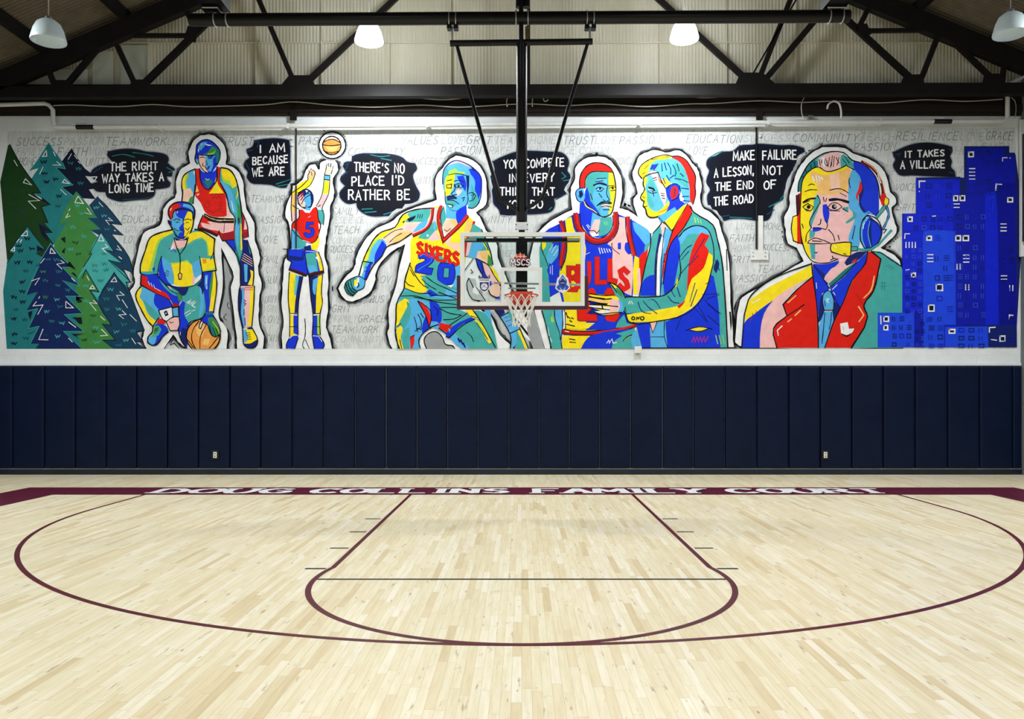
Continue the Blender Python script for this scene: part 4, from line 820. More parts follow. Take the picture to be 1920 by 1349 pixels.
A.P('W', '440 800 580 765 585 870 520 920 480 890'); A.P('C', '585 785 640 770 645 860 600 870'); A.P('PK', '520 920 590 875 655 870 660 950 640 1010 560 1015'); A.P('R', '440 890 480 890 515 925 480 960 420 940'); A.P('K', '495 815 525 800 545 850 510 865'); A.P('W', '512 820 525 830 515 845'); A.L('K', '440 800 580 765', 1.2); A.L('K', '440 800 480 890 520 920 590 872 658 868', 1.4); A.L('K', '580 765 590 872', 1.1); A.L('K', '520 920 560 1015 640 1012 662 950 655 870', 1.4); A.L('K', '555 920 570 935 595 925', .9)
A.P('B', '390 970 440 940 530 980 540 1020 480 1080 420 1160 370 1165 325 1140 330 1080 380 1020'); A.P('T', '390 970 440 960 470 1000 430 1070 350 1090 335 1075 380 1020'); A.P('LM', '385 985 405 975 375 1060 350 1080'); A.P('C', '325 1140 335 1080 420 1080 400 1150 370 1165'); A.P('G', '400 980 450 970 440 1020 390 1030')
for i in range(3): A.L('K', f'{395-i*4} {1000+i*22} {430-i*4} {990+i*22}', .8)
A.L('K', '380 970 375 1030 330 1080 325 1140 370 1168 420 1160 480 1080 540 1025', 1.6, 1)
# ball and hand
A.P('O', circ(910, 1070, 178), cut=1205); A.P('OR', '830 980 900 930 930 980 900 1080 850 1060'); A.P('OR', '920 1100 980 1100 960 1170 900 1160')
A.L('K', circ(910, 1070, 178), 1.7, cut=1205); A.L('K', '865 915 800 1010 790 1120 830 1205', 1.2); A.L('K', '945 945 880 1080 875 1205', 1.2); A.L('K', '745 1110 790 1170 820 1205', 1.2); A.L('K', '1085 1060 1000 1170 970 1205', 1.1)
A.P('B', '925 850 1010 850 1040 920 1090 1000 1080 1050 1040 1080 1000 1060 960 960 900 920 880 990 865 985 890 900'); A.P('G', '960 880 1010 870 1085 1000 1080 1055 1040 1082 1000 1065 960 960'); A.P('TD', '980 900 1000 960 1040 1080 1000 1065 955 950'); A.L('Y', '1010 920 1070 1010 1080 1050', .9); A.P('W', '880 930 900 920 880 995 865 985')
for q in ('975 960 1005 1060 1040 1082', '1010 980 1045 1075', '1040 990 1070 1060'): A.L('K', q, .8)
A.L('K', '925 850 890 900 865 985 882 995 910 925 960 960 1000 1065 1040 1082 1085 1050 1088 1000 1012 850', 1.2)
A.done()
# ---------------------------------------------------------------- mural: shooter
H = Paint('painted_outline', mural)
H.tile(450, 230)
H.halo('830 490 845 420 900 390 980 385 1030 430 1040 500 990 590 1000 740 995 800 960 880 955 1000 930 1130 910 1260 905 1310 900 1400 930 1520 940 1640 930 1800 940 1950 920 2080 915 2160 960 2280 975 2392 440 2392 435 2260 455 2100 430 1900 440 1750 450 1600 470 1440 510 1400 525 1330 520 1150 500 1050 470 980 480 880 540 740 548 660 600 640 665 575 690 500 740 440 800 435')
H.L('K', '683 2070 690 2150 683 2270 660 2350 680 2390', 1.1); H.L('K', '690 2290 730 2390', 1.0)
H.P('W', circ(973, 240, 140)); H.L('K', circ(973, 240, 142), 2.0); H.L('GY', circ(973, 240, 156), 2.2)
H.L('K', '1085 130 1110 150', 1.0); H.L('K', '880 80 895 95', 1.0)
H.done()
A = Paint('painted_basketball', mural, 'painted orange basketball in the air above the shooter')
A.tile(450, 230)
A.P('O', circ(968, 243, 96)); A.P('PK', '890 190 930 155 990 148 1040 175 1055 200 1000 185 930 180'); A.P('OR', '900 250 1040 250 1010 300 930 300')
A.L('K', circ(968, 243, 97), 1.5); A.L('K', '885 205 940 180 1000 182 1052 210', 1.1); A.L('K', '873 235 960 245 1062 232', 1.1); A.L('K', '885 300 960 322 1045 300', 1.1)
A.done()
A = Paint('painted_person', mural, 'painted shooter in a red number 5 jersey with raised arms')
A.tile(450, 230)
# arms
A.P('Y', '720 600 765 610 750 650 640 740 600 760 590 1040 550 1050 545 900 548 740'); A.P('OR', '545 760 598 740 600 1000 555 1000'); A.P('PK', '545 940 590 940 610 1040 550 1060'); A.P('OR', '715 560 735 505 760 490 790 545 775 600 740 605'); A.P('PK', '725 540 750 500 770 520 745 560')
A.P('Y', '885 610 940 620 935 750 870 750'); A.P('C', '890 555 948 560 942 605 885 600'); A.P('P', '900 500 920 470 960 475 970 510 955 550 905 545'); A.P('PK', '870 750 935 755 915 800 860 915 805 880 850 800'); A.P('T', '820 920 885 920 880 1080 850 1060'); A.P('LM', '875 700 885 620 895 620 890 750')
for q in ('715 560 735 520 725 505', '745 500 752 485', '765 500 790 520 790 555', '905 500 915 450 920 435', '935 465 935 430', '955 470 960 430', '975 490 985 455', '720 600 640 680 548 740', '770 605 740 660 610 745', '715 570 720 600', '775 600 790 550', '905 500 890 560 885 610 870 740 850 800 805 880', '948 560 935 750 910 810 865 915 885 960 880 1080', '895 552 950 560', '885 600 940 607', '960 545 975 500', '750 520 760 560'):
    A.L('K', q, 1.0)
A.L('K', '548 740 540 900 548 1040', 1.1); A.L('K', '555 870 575 890 620 910', .9); A.L('K', '820 890 850 870', .9)
# head
A.P('NV', '605 770 640 730 690 700 740 720 770 770 770 830 750 890 700 910 650 890 615 850'); A.P('PK', '610 790 650 750 700 830 680 880 640 870'); A.P('C', '690 760 740 730 750 860 710 880 680 850'); A.P('P', '620 830 690 840 690 890 650 890'); A.P('C', '690 830 750 820 745 880 700 895'); A.P('R', '640 750 670 740 650 800'); A.P('W', '690 710 720 720 700 740')
for q in ('605 770 640 730 690 702 740 720 770 770 770 835 750 890', '615 800 650 770', '640 820 690 760 730 745', '650 860 680 800 745 760', '610 850 650 890 700 910 750 890'):
    A.L('K', q, 1.0, 1)
# jersey
A.P('R', '625 920 660 920 690 950 740 945 770 905 800 890 820 930 830 1030 850 1070 835 1160 800 1250 760 1270 700 1255 640 1220 600 1140 550 1110 555 1060 620 1010')
A.P('C', '690 895 745 900 740 945 700 945'); A.P('W', '680 920 745 930 735 955 690 950'); A.P('B', '700 1050 775 1050 775 1075 725 1080 725 1105 770 1110 785 1140 775 1190 740 1215 690 1205 670 1165 700 1160 735 1175 750 1150 740 1130 690 1125 695 1070')
A.L('NV', '700 1050 775 1050 775 1075 725 1080 725 1105 770 1110 785 1140 775 1190 740 1215 690 1205 670 1165 700 1160 735 1175 750 1150 740 1130 690 1125 700 1050', .8)
A.P('W', '825 1060 845 1080 835 1130'); A.P('C', '550 1120 610 1150 610 1330 545 1330'); A.P('T', '605 1150 650 1220 700 1260 690 1330 610 1330'); A.P('Y', '800 1250 830 1150 830 1300 800 1360 750 1330 760 1280')
A.L('K', '625 920 620 1010 555 1060 550 1120 640 1220 700 1255 760 1270 800 1245 835 1160 850 1070 830 1030 815 920 800 890', 1.1, 1); A.L('W', '720 1000 745 985', .8); A.L('K', '545 1120 540 1330', 1.0); A.L('W', '660 1240 740 1265', .7)
A.tile(490, 440)
# shorts, legs
A.P('B', '290 155 450 150 520 110 530 160 605 180 640 300 655 400 510 430 490 410 470 430 300 370 320 290 275 260'); A.P('NV', '275 160 440 180 450 270 400 280 280 265'); A.P('B', '300 165 430 180 430 240 290 220'); A.P('T', '470 200 570 190 600 390 500 390 470 270'); A.P('C', '480 320 560 330 590 380 510 410'); A.P('Y', '575 190 610 200 655 380 620 390 600 300'); A.P('W', '570 240 600 230 610 290'); A.P('DR2', '295 350 470 410 470 440 290 380'); A.P('DR2', '500 410 660 375 660 405 505 445'); A.P('NV', '450 130 520 110 530 160 460 180'); A.L('W', '470 175 600 185', .8)
A.L('K', '275 160 275 262 320 290 292 375 470 440 490 410 505 445 660 405 640 290 605 190', 1.2); A.L('K', '450 180 470 260 490 400', .9); A.L('K', '230 152 300 155', .8)
A.P('Y', '300 400 440 440 420 560 395 700 385 830 385 1060 300 1075 300 840 285 680'); A.P('C', '360 430 440 440 400 640 350 640'); A.P('NV', '400 440 440 445 420 560 395 700 390 830 350 830 360 700'); A.P('B', '340 830 388 840 385 1060 340 1040'); A.P('LM', '340 500 370 480 350 640 350 800')
A.P('NV', '505 450 650 420 640 620 645 720 620 840 620 1060 545 1060 545 840 525 680'); A.P('Y', '600 440 648 425 635 620 645 720 620 830 575 830 580 640'); A.P('C', '545 480 600 450 570 640 550 620'); A.P('B', '545 840 590 840 585 1060 545 1060'); A.P('LM', '590 850 625 840 622 1060 590 1050')
A.P('W', '305 838 385 845 385 855 305 850'); A.P('W', '545 843 620 838 620 850 545 855'); A.L('K', '300 832 388 838', .9); A.L('K', '545 838 625 832', .9); A.L('K', '300 972 385 972', .9); A.L('K', '540 972 620 972', .9)
A.L('K', '298 400 285 680 300 840 300 1075', 1.2, 1); A.L('K', '440 440 395 700 388 850 388 1060', 1.2, 1); A.L('K', '505 450 525 680 545 840 540 1060', 1.2, 1); A.L('K', '648 420 635 620 645 720 620 840 622 1060', 1.2, 1)
A.P('B', '300 1100 330 1070 390 1065 385 1100 355 1205 265 1200 265 1160'); A.P('B', '540 1065 600 1065 650 1120 665 1165 650 1205 560 1205'); A.L('K', '300 1090 265 1160 268 1203 355 1203 390 1090', 1.2, 1); A.L('K', '538 1065 560 1203 650 1203 665 1165 620 1080', 1.2, 1); A.L('W', '300 1095 335 1068 385 1062', .9); A.L('W', '545 1070 600 1075 640 1130', .9)
A.done()

# ---------------------------------------------------------------- mural: player reaching out
H = Paint('painted_outline', mural)
H.tile(620, 260)
H.halo('1320 170 1230 230 1180 300 1110 390 1095 530 1110 640 1000 680 850 730 730 790 620 880 480 940 380 1040 290 1180 260 1270 245 1349 215 1395 150 1450 70 1580 130 1690 230 1725 300 1700 410 1640 470 1530 490 1400 570 1270 680 1180 775 1125 720 1330 690 1530 640 1680 600 1850 610 1970 590 2060 640 2222 1935 2222 1880 2150 1790 2070 1690 1860 1600 1810 1550 1700 1600 1560 1700 1460 1800 1560 1830 1700 2200 2222 2260 2222 2120 1960 1990 1780 1850 1450 1770 1250 1750 1080 1640 960 1590 840 1540 780 1640 700 1655 560 1640 420 1580 290 1450 200')
H.P('GY', '1010 2222 985 2120 1040 2050 1120 2040 1180 2100 1210 2170 1290 2190 1310 2222'); H.L('K', '1010 2222 985 2120 1040 2050 1120 2040 1180 2100 1210 2170 1290 2190 1310 2222', 1.5)
H.done()
A = Paint('painted_person', mural, 'painted player in a yellow number 20 jersey driving with one arm out')
A.tile(620, 260)
# hair and head
A.P('C', '1180 480 1190 340 1240 270 1320 232 1420 260 1500 310 1580 400 1590 520 1560 680 1500 735 1450 730 1430 640 1200 560'); A.P('PK', '1200 300 1240 260 1320 232 1430 260 1500 310 1440 290 1340 255 1250 280'); A.P('T', '1185 480 1195 340 1230 310 1240 370 1215 420 1205 560'); A.P('B', '1430 330 1500 320 1580 400 1588 520 1560 650 1520 560 1520 440'); A.P('C', '1260 290 1340 270 1450 320 1480 420 1460 500 1440 390 1340 350 1260 340'); A.P('T', '1480 480 1560 640 1555 690 1500 735 1450 725 1480 650'); A.P('LM', '1250 345 1320 315 1340 345 1410 350 1420 375 1330 370 1240 385'); A.P('NV', '1480 300 1540 350 1500 340'); A.P('NV', '1420 390 1460 390 1450 560 1430 600')
A.P('C', '1210 420 1240 385 1330 370 1425 390 1440 560 1445 640 1430 700 1330 765 1260 750 1215 690 1205 560'); A.P('Y', '1212 420 1240 388 1310 375 1300 470 1270 560 1240 610 1208 600'); A.P('B', '1330 400 1400 390 1430 480 1420 560 1370 480'); A.P('PK', '1320 550 1390 540 1370 580 1330 610'); A.P('T', '1215 650 1290 640 1330 700 1260 740 1215 690'); A.P('NV', '1220 620 1260 600 1320 615 1330 640 1290 640 1230 650'); A.P('W', '1240 700 1270 710 1290 725 1250 715'); A.P('OR', '1330 520 1370 530 1340 545')
for q in ('1310 490 1350 475 1400 500 1370 520 1320 515 1310 490', '1300 450 1360 440 1410 465', '1225 445 1280 435', '1220 490 1275 480 1270 525 1225 520 1220 490', '1300 480 1310 540 1270 580 1290 600 1330 590', '1225 610 1270 605 1330 625', '1230 650 1300 655 1350 690', '1230 690 1290 700 1280 730', '1380 630 1410 620 1395 660', '1450 580 1490 570 1530 600 1500 650 1460 660', '1240 385 1330 370 1425 390 1455 400 1440 560 1450 640', '1205 560 1215 690 1260 750 1330 765 1430 700 1450 640'):
    A.L('K', q, 1.0, 1)
A.L('NV', '1480 600 1510 590 1490 640', .8); A.P('K', '1335 490 1360 488 1358 512 1338 512')
A.L('NV', '1180 480 1190 340 1240 270 1320 232 1420 260 1500 310 1580 400 1590 520 1560 680 1500 735 1450 730', 1.3)
# neck
A.P('C', '1215 690 1260 750 1330 765 1430 700 1425 830 1350 900 1290 850 1215 840'); A.P('B', '1330 765 1430 700 1425 850 1340 900 1320 820'); A.P('T', '1150 720 1200 730 1215 850 1190 940 1160 900'); A.P('P', '1180 930 1215 850 1320 850 1345 910 1230 1040'); A.P('OR', '1250 860 1320 850 1345 910 1300 930'); A.L('K', '1200 960 1225 980 1265 950', .9)
# body
A.P('Y', '1060 730 1140 715 1140 900 1190 1080 1350 930 1440 810 1500 860 1480 980 1420 1080 1420 1300 1380 1400 1330 1900 770 1700 780 1500 840 1300 860 1030 1010 930')
A.P('PK', '1075 740 1135 730 1120 850 1110 880 1060 880'); A.P('T', '1040 900 1110 880 1130 960 1030 1060 920 1050'); A.P('C', '1080 870 1110 880 1110 950 1085 960'); A.P('PK', '1020 1070 1110 960 1160 1060 1090 1080'); A.P('W', '1010 1010 1040 1020 1020 1040'); A.P('P', '1190 1090 1330 960 1380 1000 1350 1200 1260 1150'); A.P('OR', '1440 860 1490 880 1470 980 1400 980'); A.P('Y', '1280 1000 1400 960 1360 1100 1260 1100')
A.P('T', '1000 1280 1100 1200 1230 1280 1360 1330 1360 1560 1300 1640 1100 1610 940 1450 1000 1440'); A.P('C', '1310 1350 1370 1340 1360 1560 1320 1590 1220 1560 1290 1530')
# number and letters
A.text('SIXERS', 'R', 915, 1085, 1350, 1215, h=125, w=4.6, edge='DR', slope=1)
A.P('B', '920 1240 960 1205 1050 1210 1090 1240 1085 1290 1010 1360 1080 1370 1060 1440 890 1410 900 1340 990 1290 1000 1270 960 1265 940 1285'); A.L('NV', '920 1240 960 1205 1050 1210 1090 1240 1085 1290 1010 1360 1080 1370 1060 1440 890 1410 900 1340 990 1290 1000 1270 960 1265 920 1260', 1.0); A.L('C', '940 1245 970 1225 1050 1232 1070 1250 1060 1290 960 1360 920 1390', .6)
A.P('B', '1160 1310 1290 1320 1305 1350 1290 1520 1260 1540 1150 1520 1130 1480 1140 1340'); A.P('T', '1195 1365 1250 1365 1245 1470 1185 1465'); A.L('NV', '1160 1310 1290 1320 1305 1350 1290 1520 1260 1540 1150 1520 1130 1480 1140 1340 1160 1310', 1.0); A.L('NV', '1195 1365 1250 1365 1245 1470 1185 1465 1195 1365', .8)
# trims
A.L('DR', '1165 715 1140 790 1140 900 1190 1080 1350 930 1440 815', 5.0); A.L('R', '1160 715 1138 790 1138 900 1190 1070 1350 920 1435 820', 3.0); A.L('K', '1150 715 1125 790 1125 900 1185 1090', .9); A.L('K', '1195 715 1160 800 1165 900 1192 1050 1350 900', .9); A.L('K', '1190 1092 1350 950 1455 830', .9)
A.L('DR', '1075 735 1060 850 1010 950 870 1020', 4.0); A.L('R', '1070 740 1055 850 1005 940 870 1012', 2.2); A.L('K', '1090 730 1075 850 1030 950 870 1040', .9); A.L('K', '1055 745 1040 850 990 930 860 1010', .9)
A.L('DR', '1510 880 1490 970 1430 1080 1420 1240', 4.2); A.L('R', '1505 880 1483 970 1425 1080 1415 1240', 2.2)
# outstretched arm
A.P('P', '1060 740 1050 850 1000 940 860 1010 720 1100 590 1140 470 1120 540 1000 680 930 760 800 900 750'); A.P('T', '1055 745 1050 800 1010 880 880 880 790 880 760 850 830 780 940 752'); A.P('DN', '800 850 900 810 880 850 830 880'); A.P('C', '1030 860 990 935 860 1000 930 900'); A.P('Y', '760 800 800 790 830 830 790 870 760 920 640 970 540 1050 480 1060 540 985 670 940'); A.P('PK', '800 920 930 900 860 1000 780 960'); A.P('OR', '700 1000 850 980 800 1040 700 1100 650 1090'); A.L('K', '620 1095 680 1040 750 1000', .9); A.L('K', '560 1050 680 970 760 955', .9); A.P('K', '755 880 790 860 770 895')
for i in range(3): A.L('DN', f'{915+i*22} {840} {925+i*22} {800}', .8)
A.P('C', '550 1060 590 1130 540 1240 410 1349 350 1349 400 1200 470 1050'); A.P('Y', '480 1045 540 1000 540 1060 440 1120 380 1290 330 1320 380 1180'); A.P('LM', '500 1060 540 1060 450 1130 400 1280 385 1280 430 1120'); A.P('B', '545 1075 590 1130 540 1240 460 1320 470 1220'); A.P('C', '510 1060 540 1080 480 1190 440 1280 400 1300 440 1150')
A.tile(620, 440)
A.P('C', '330 280 445 290 375 480 300 440'); A.P('LM', '335 290 370 290 330 440 302 440'); A.P('W', '310 440 340 300 345 380 325 440'); A.P('B', '410 300 445 290 375 480 350 470'); A.P('C', '250 460 300 440 370 480 350 560 290 590 240 570'); A.P('W', '260 490 300 455 300 500 270 560'); A.P('TD', '235 470 270 460 240 560 280 590 235 645 180 620 145 560 165 500'); A.P('T', '185 500 230 475 240 560 200 560'); A.P('Y', '250 480 290 470 265 550 245 540')
for q in ('160 520 190 600 235 640', '185 500 215 590 255 620', '210 485 235 570 275 600', '145 560 180 625 235 648 290 590', '145 560 165 500 235 460 300 440 365 480 350 560 290 592', '290 510 300 540 280 560'):
    A.L('K', q, 1.1)
A.L('K', '350 285 445 300', 1.2)
A.L('NV', '365 350 380 340', .8); A.L('NV', '355 390 385 385', .8)
A.tile(620, 260)
A.L('K', '1060 735 900 750 760 805 680 935 540 985 470 1045 390 1180 340 1300 300 1440', 1.5); A.L('K', '855 1000 720 1090 590 1145 540 1240 450 1340 375 1490', 1.5)
# right arm behind backboard
A.P('T', '1500 900 1590 960 1680 1180 1700 1300 1650 1450 1590 1420 1540 1280 1420 1240 1450 1080'); A.P('PK', '1440 1090 1490 1090 1460 1230 1425 1240'); A.P('C', '1490 1080 1580 1080 1620 1130 1520 1270 1450 1240'); A.P('P', '1550 1190 1650 1180 1680 1300 1660 1330 1530 1270'); A.P('OR', '1570 1200 1650 1185 1670 1300 1590 1260'); A.P('Y', '1590 1080 1620 1080 1690 1250 1690 1290 1650 1180'); A.P('G', '1660 1220 1705 1280 1690 1360 1650 1330')
A.P('B', '1530 1270 1600 1310 1640 1420 1700 1540 1790 1690 1740 1690 1620 1490 1560 1370'); A.P('NV', '1580 1300 1610 1310 1620 1420 1600 1420'); A.P('PK', '1600 1310 1680 1350 1720 1440 1780 1540 1740 1560 1640 1440'); A.P('Y', '1670 1340 1720 1370 1790 1510 1770 1530'); A.P('P', '1680 1560 1740 1530 1790 1560 1780 1660 1750 1670 1670 1640'); A.L('K', '1530 1265 1660 1335 1720 1440 1790 1540', 1.2); A.L('K', '1590 960 1680 1180 1710 1330', 1.3); A.L('K', '1530 1270 1560 1370 1640 1500 1680 1640 1750 1680', 1.3); A.L('K', '1590 1070 1640 1130 1660 1180', .9)
# lower body
A.tile(620, 440)
A.P('C', '740 640 790 560 1010 600 1330 540 1330 780 1461 870 1680 780 1700 950 1720 1205 1380 1205 1220 1060 1080 980 960 1060 930 1205 860 1205 700 1205 690 1000 700 740')
A.P('Y', '780 500 840 320 880 400 980 470 1010 600 960 620 790 570'); A.P('T', '960 440 1060 430 1180 520 1330 560 1330 640 1100 640 1020 580'); A.P('B', '1010 600 1050 580 1140 640 1050 660'); A.P('C', '1220 570 1330 590 1330 660 1200 640')
A.P('T', '740 640 800 600 1060 660 1330 700 1330 780 1440 830 1380 920 1240 960 1180 900 1080 740 900 680 740 700'); A.P('T', '1240 960 1461 830 1560 800 1680 900 1760 1205 1390 1205 1300 1100'); A.P('C', '1280 1080 1310 1040 1461 1190 1440 1205 1380 1205'); A.P('B', '1040 680 1140 740 1170 900 1150 940 1100 960 1060 900 1050 800'); A.P('C', '1060 920 1120 920 1150 950 1080 985 1040 970')
A.P('Y', '700 740 780 675 820 690 830 760 780 940 720 980 690 960'); A.P('G', '800 700 832 740 830 800 790 960 770 950 815 820'); A.P('C', '840 720 920 700 1000 850 1010 960 960 1060 900 1060 830 980'); A.P('T', '830 720 850 800 800 960 760 1010 760 1205 700 1205 700 1000'); A.P('T', '770 1000 830 980 830 1205 760 1205'); A.P('Y', '690 1000 740 960 760 990 740 1080 770 1205 720 1205'); A.P('B', '1000 860 1050 930 1040 980 960 1060 970 950'); A.P('C', '840 1000 900 960 980 1050 930 1100 930 1205 860 1205'); A.P('R', '920 700 970 720 1050 840 1055 900 1040 960 1000 860'); A.P('R', '835 1090 885 1060 880 1150 860 1205 845 1205'); A.P('R', '1150 930 1280 960 1240 1040 1140 990'); A.P('B', '1220 1040 1461 880 1520 870 1500 910 1400 940 1250 1090 1215 1080')
A.P('C', '1240 990 1265 1000 1250 1040'); A.P('W', '1230 540 1300 530 1270 560')
for q in ('840 330 880 410 980 540 1030 560', '840 370 880 440', '785 490 820 530 880 550', '790 570 930 620 1060 620', '960 470 1040 540 1110 580', '1010 450 1110 520 1200 560 1330 620', '740 650 900 650 1060 700 1330 740', '880 660 1060 690 1330 690', '1150 780 1250 830 1380 850', '1190 900 1300 890 1380 850', '1160 770 1330 770', '1250 960 1340 900 1440 830', '880 870 900 930 910 1010', '920 840 950 900 960 970', '950 830 980 880', '700 970 740 940', '1090 760 1130 800 1120 860', '1060 640 1330 650', '1140 610 1330 680', '910 990 960 1000', '890 1020 940 990', '690 1000 680 1060 730 1205', '730 1110 750 1205'):
    A.L('K', q, 1.0)
for q in ('1340 1100 1360 1140', '1365 1110 1390 1160', '1390 1140 1415 1190'): A.L('NV', q, 1.2)
for q in ('905 1000 920 1025', '930 985 950 1005', '940 970 965 990'): A.L('NV', q, .9)
A.L('K', '840 300 780 500 775 570 730 650 695 740 690 900 680 1010 720 1205', 1.5); A.L('K', '1060 985 1030 1000 960 1060 930 1120 945 1205', 1.4); A.L('K', '920 705 1000 850 1040 980 1140 950', 1.2); A.L('K', '920 700 1050 800 1060 900 1045 960', 1.1); A.L('K', '1140 990 1220 1045', 1.2); A.L('K', '1215 1080 1250 1090 1390 960 1520 890', 1.2); A.L('K', '840 1085 885 1060', 1.0)
A.tile(840, 440)
A.P('Y', '180 790 240 790 300 850 320 890 260 880'); A.P('Y', '280 900 310 900 460 1140 430 1150'); A.P('LM', '290 900 330 940 420 1100 400 1090'); A.P('W', '270 860 320 880 300 890'); A.L('K', '260 795 330 890 500 1190', 1.3); A.L('K', '200 1030 250 1080 270 1130', .8); A.L('K', '240 860 310 880', 1.0); A.L('NV', '300 930 420 1110', .9)
for q in ('110 1090 130 1130', '140 1110 155 1160', '165 1140 185 1190'): A.L('NV', q, 1.1)
# lower arm and wristband right of it
A.P('NV', '490 790 590 790 600 830 550 860'); A.P('C', '548 870 640 820 720 960 750 1000 650 1040'); A.P('T', '620 820 680 800 720 930 690 940'); A.P('C', '650 1040 740 1000 720 1140 690 1190 660 1205 670 1110'); A.P('Y', '730 1010 760 1010 840 1205 800 1205'); A.P('T', '720 1020 760 1080 810 1205 700 1205 720 1140'); 
for q in ('590 880 650 865', '605 920 665 900', '630 970 680 945'): A.L('DR', q, 1.2)
A.P('GY2', '222 462 290 470 300 560 345 600 395 695 260 690 200 522'); A.P('W', '268 540 330 590 320 640 260 610'); A.L('K', '268 560 220 462 198 522 255 680 330 700', 1.2); A.L('K', '240 370 262 400 245 410', 1.0); A.L('K', '300 560 395 700', 1.1); A.L('K', '265 258 170 390', 1.0)
A.L('K', '490 790 548 870 650 1045 665 1110 655 1205', 1.3); A.L('K', '680 800 760 1000 850 1205', 1.3); A.L('K', '650 1045 750 1000', 1.1); A.L('K', '548 870 640 820', 1.1)
A.done()
# ---------------------------------------------------------------- mural: two men facing each other
H = Paint('painted_outline', mural)
H.tile(1000, 270, 5.0526)
H.halo('600 110 690 125 760 180 830 300 850 420 840 540 820 605 900 625 980 680 940 520 980 470 960 380 930 300 960 200 1000 110 1080 70 1160 50 1250 75 1380 55 1450 100 1510 180 1550 220 1580 290 1600 400 1590 480 1600 590 1680 640 1760 720 1790 830 1830 950 1860 1130 1870 1400 1890 1700 1905 1930 -10 1930 -60 1600 -90 1400 -70 1250 -20 1000 20 880 90 780 220 690 360 620 350 500 350 410 390 330 390 230 450 160 520 120')
H.L('K', '1860 1600 1870 1690', 1.2); H.L('K', '1830 1000 1835 1200', 1.2)
H.P('K', '1855 1590 1870 1590 1880 1700 1870 1780')
H.tile(1000, 440, 5.0526)
H.P('GY', '-30 700 10 720 110 1082 0 1082 -60 900'); H.L('K', '-30 640 10 720 110 1082', 1.3); H.P('W', '10 720 80 720 160 1082 110 1082')
H.done()
A = Paint('painted_person', mural, 'painted player in a blue and pink jersey facing the camera')
A.tile(1000, 270, 5.0526)
# neck, head
A.P('B', '440 560 500 540 560 620 640 700 740 690 750 780 680 880 560 880 500 830 440 700'); A.P('C', '560 650 640 700 640 740 540 800'); A.P('PK', '545 800 580 720 630 715 640 740 620 860 560 880 530 840'); A.P('T', '640 700 740 690 748 780 700 850 620 880 620 810'); A.P('W', '540 850 600 830 620 870 560 880')
A.L('K', '530 825 580 825 600 850 625 820', 1.0); A.L('W', '505 770 530 810', 1.0); A.L('W', '515 765 535 790', .8); A.L('LM', '670 740 685 770', .9); A.L('LM', '690 735 705 765', .9)
A.P('T', '500 300 560 265 750 270 775 360 780 440 760 590 740 660 690 690 640 685 600 620 540 540 500 440'); A.P('C', '600 330 700 330 700 440 720 520 700 560 640 540 620 620 600 600 560 520 580 420'); A.P('Y', '715 270 755 275 778 370 782 440 760 590 740 640 720 670 690 640 730 560 725 470 712 380'); A.P('C', '640 600 720 590 710 660 660 690 630 660'); A.P('B', '480 470 540 540 600 620 640 685 600 670 520 600 480 540'); A.P('B', '490 450 510 410 530 480 540 545 500 540'); A.P('PK', '640 585 700 570 735 590 700 605 660 600')
A.P('R', '440 420 440 330 470 250 520 200 590 178 680 195 740 240 755 270 640 262 560 265 520 290 495 330 490 420'); A.P('C', '470 420 440 420 405 450 405 500 430 545 470 550 490 500'); A.P('NV', '430 450 460 440 470 490 440 520')
A.L('NV', '490 420 440 420 405 450 405 500 430 545 475 550', 1.1, 1); A.L('K', '440 425 440 330 470 250 520 200 590 178 680 195 740 240 775 360 782 440 760 590 740 660 690 690 645 690 560 625 480 540', 1.4, 1); A.L('K', '490 420 495 330 520 290 560 265 640 262 755 270', 1.1, 1)
for q in ('570 390 620 370 690 385 700 400', '705 400 770 395', '590 430 625 410 665 425 640 450 600 445', '720 420 760 405 785 420', '730 445 775 440', '700 410 695 480 720 530 690 545 660 530', '600 330 690 325', '590 360 660 350', '600 590 640 555 700 545 740 560', '645 595 700 590 740 600', '660 625 720 625', '430 500 450 470 470 480', '620 470 650 510', '540 470 560 530'):
    A.L('K', q, 1.0, 1)
A.L('DN', '570 395 620 375 690 390', 1.8, 1); A.L('DN', '610 580 660 560 740 565', 1.6, 1)
A.L('Y', '483 550 500 590 560 625 600 655', 1.4)
A.P('K', circ(632, 424, 11)); A.P('K', circ(752, 421, 11)); A.L('W', '612 430 618 428', .8); A.L('W', '648 428 655 426', .8)
# jersey
A.P('B', '110 835 240 760 300 720 380 670 440 660 500 860 620 930 740 880 800 760 780 660 860 690 1000 760 1110 850 1080 1000 1000 1100 960 1280 940 1640 960 1700 900 1740 600 1760 280 1780 290 1600 250 1400 75 1500 60 1300 70 1000 75 930')
A.P('Y', '300 720 360 690 400 840 480 900 480 1200 500 1700 500 1800 280 1780 300 1550 250 1290 250 1200 310 1070 320 900'); A.P('PK', '800 690 870 700 890 850 940 1060 940 1280 930 1440 880 1420 720 1300 750 1060 740 980 700 950 760 880 810 780'); A.P('B', '870 940 900 930 930 1040 900 1050 865 1000'); A.P('B', '800 940 830 935 830 1000 800 1000'); A.L('K', '745 940 745 980 815 1045', 1.0)
A.P('C', '940 740 1000 760 1110 850 1110 930 1060 960 1000 880 960 830'); A.P('R', '1000 1080 1090 980 1060 1180 1020 1430 1000 1300'); A.P('Y', '960 1060 1000 1080 1000 1300 980 1430 945 1420 945 1200'); A.P('PK', '985 1180 1010 1180 1000 1420 985 1430'); A.P('T', '1060 960 1110 930 1080 1000 1050 1030')
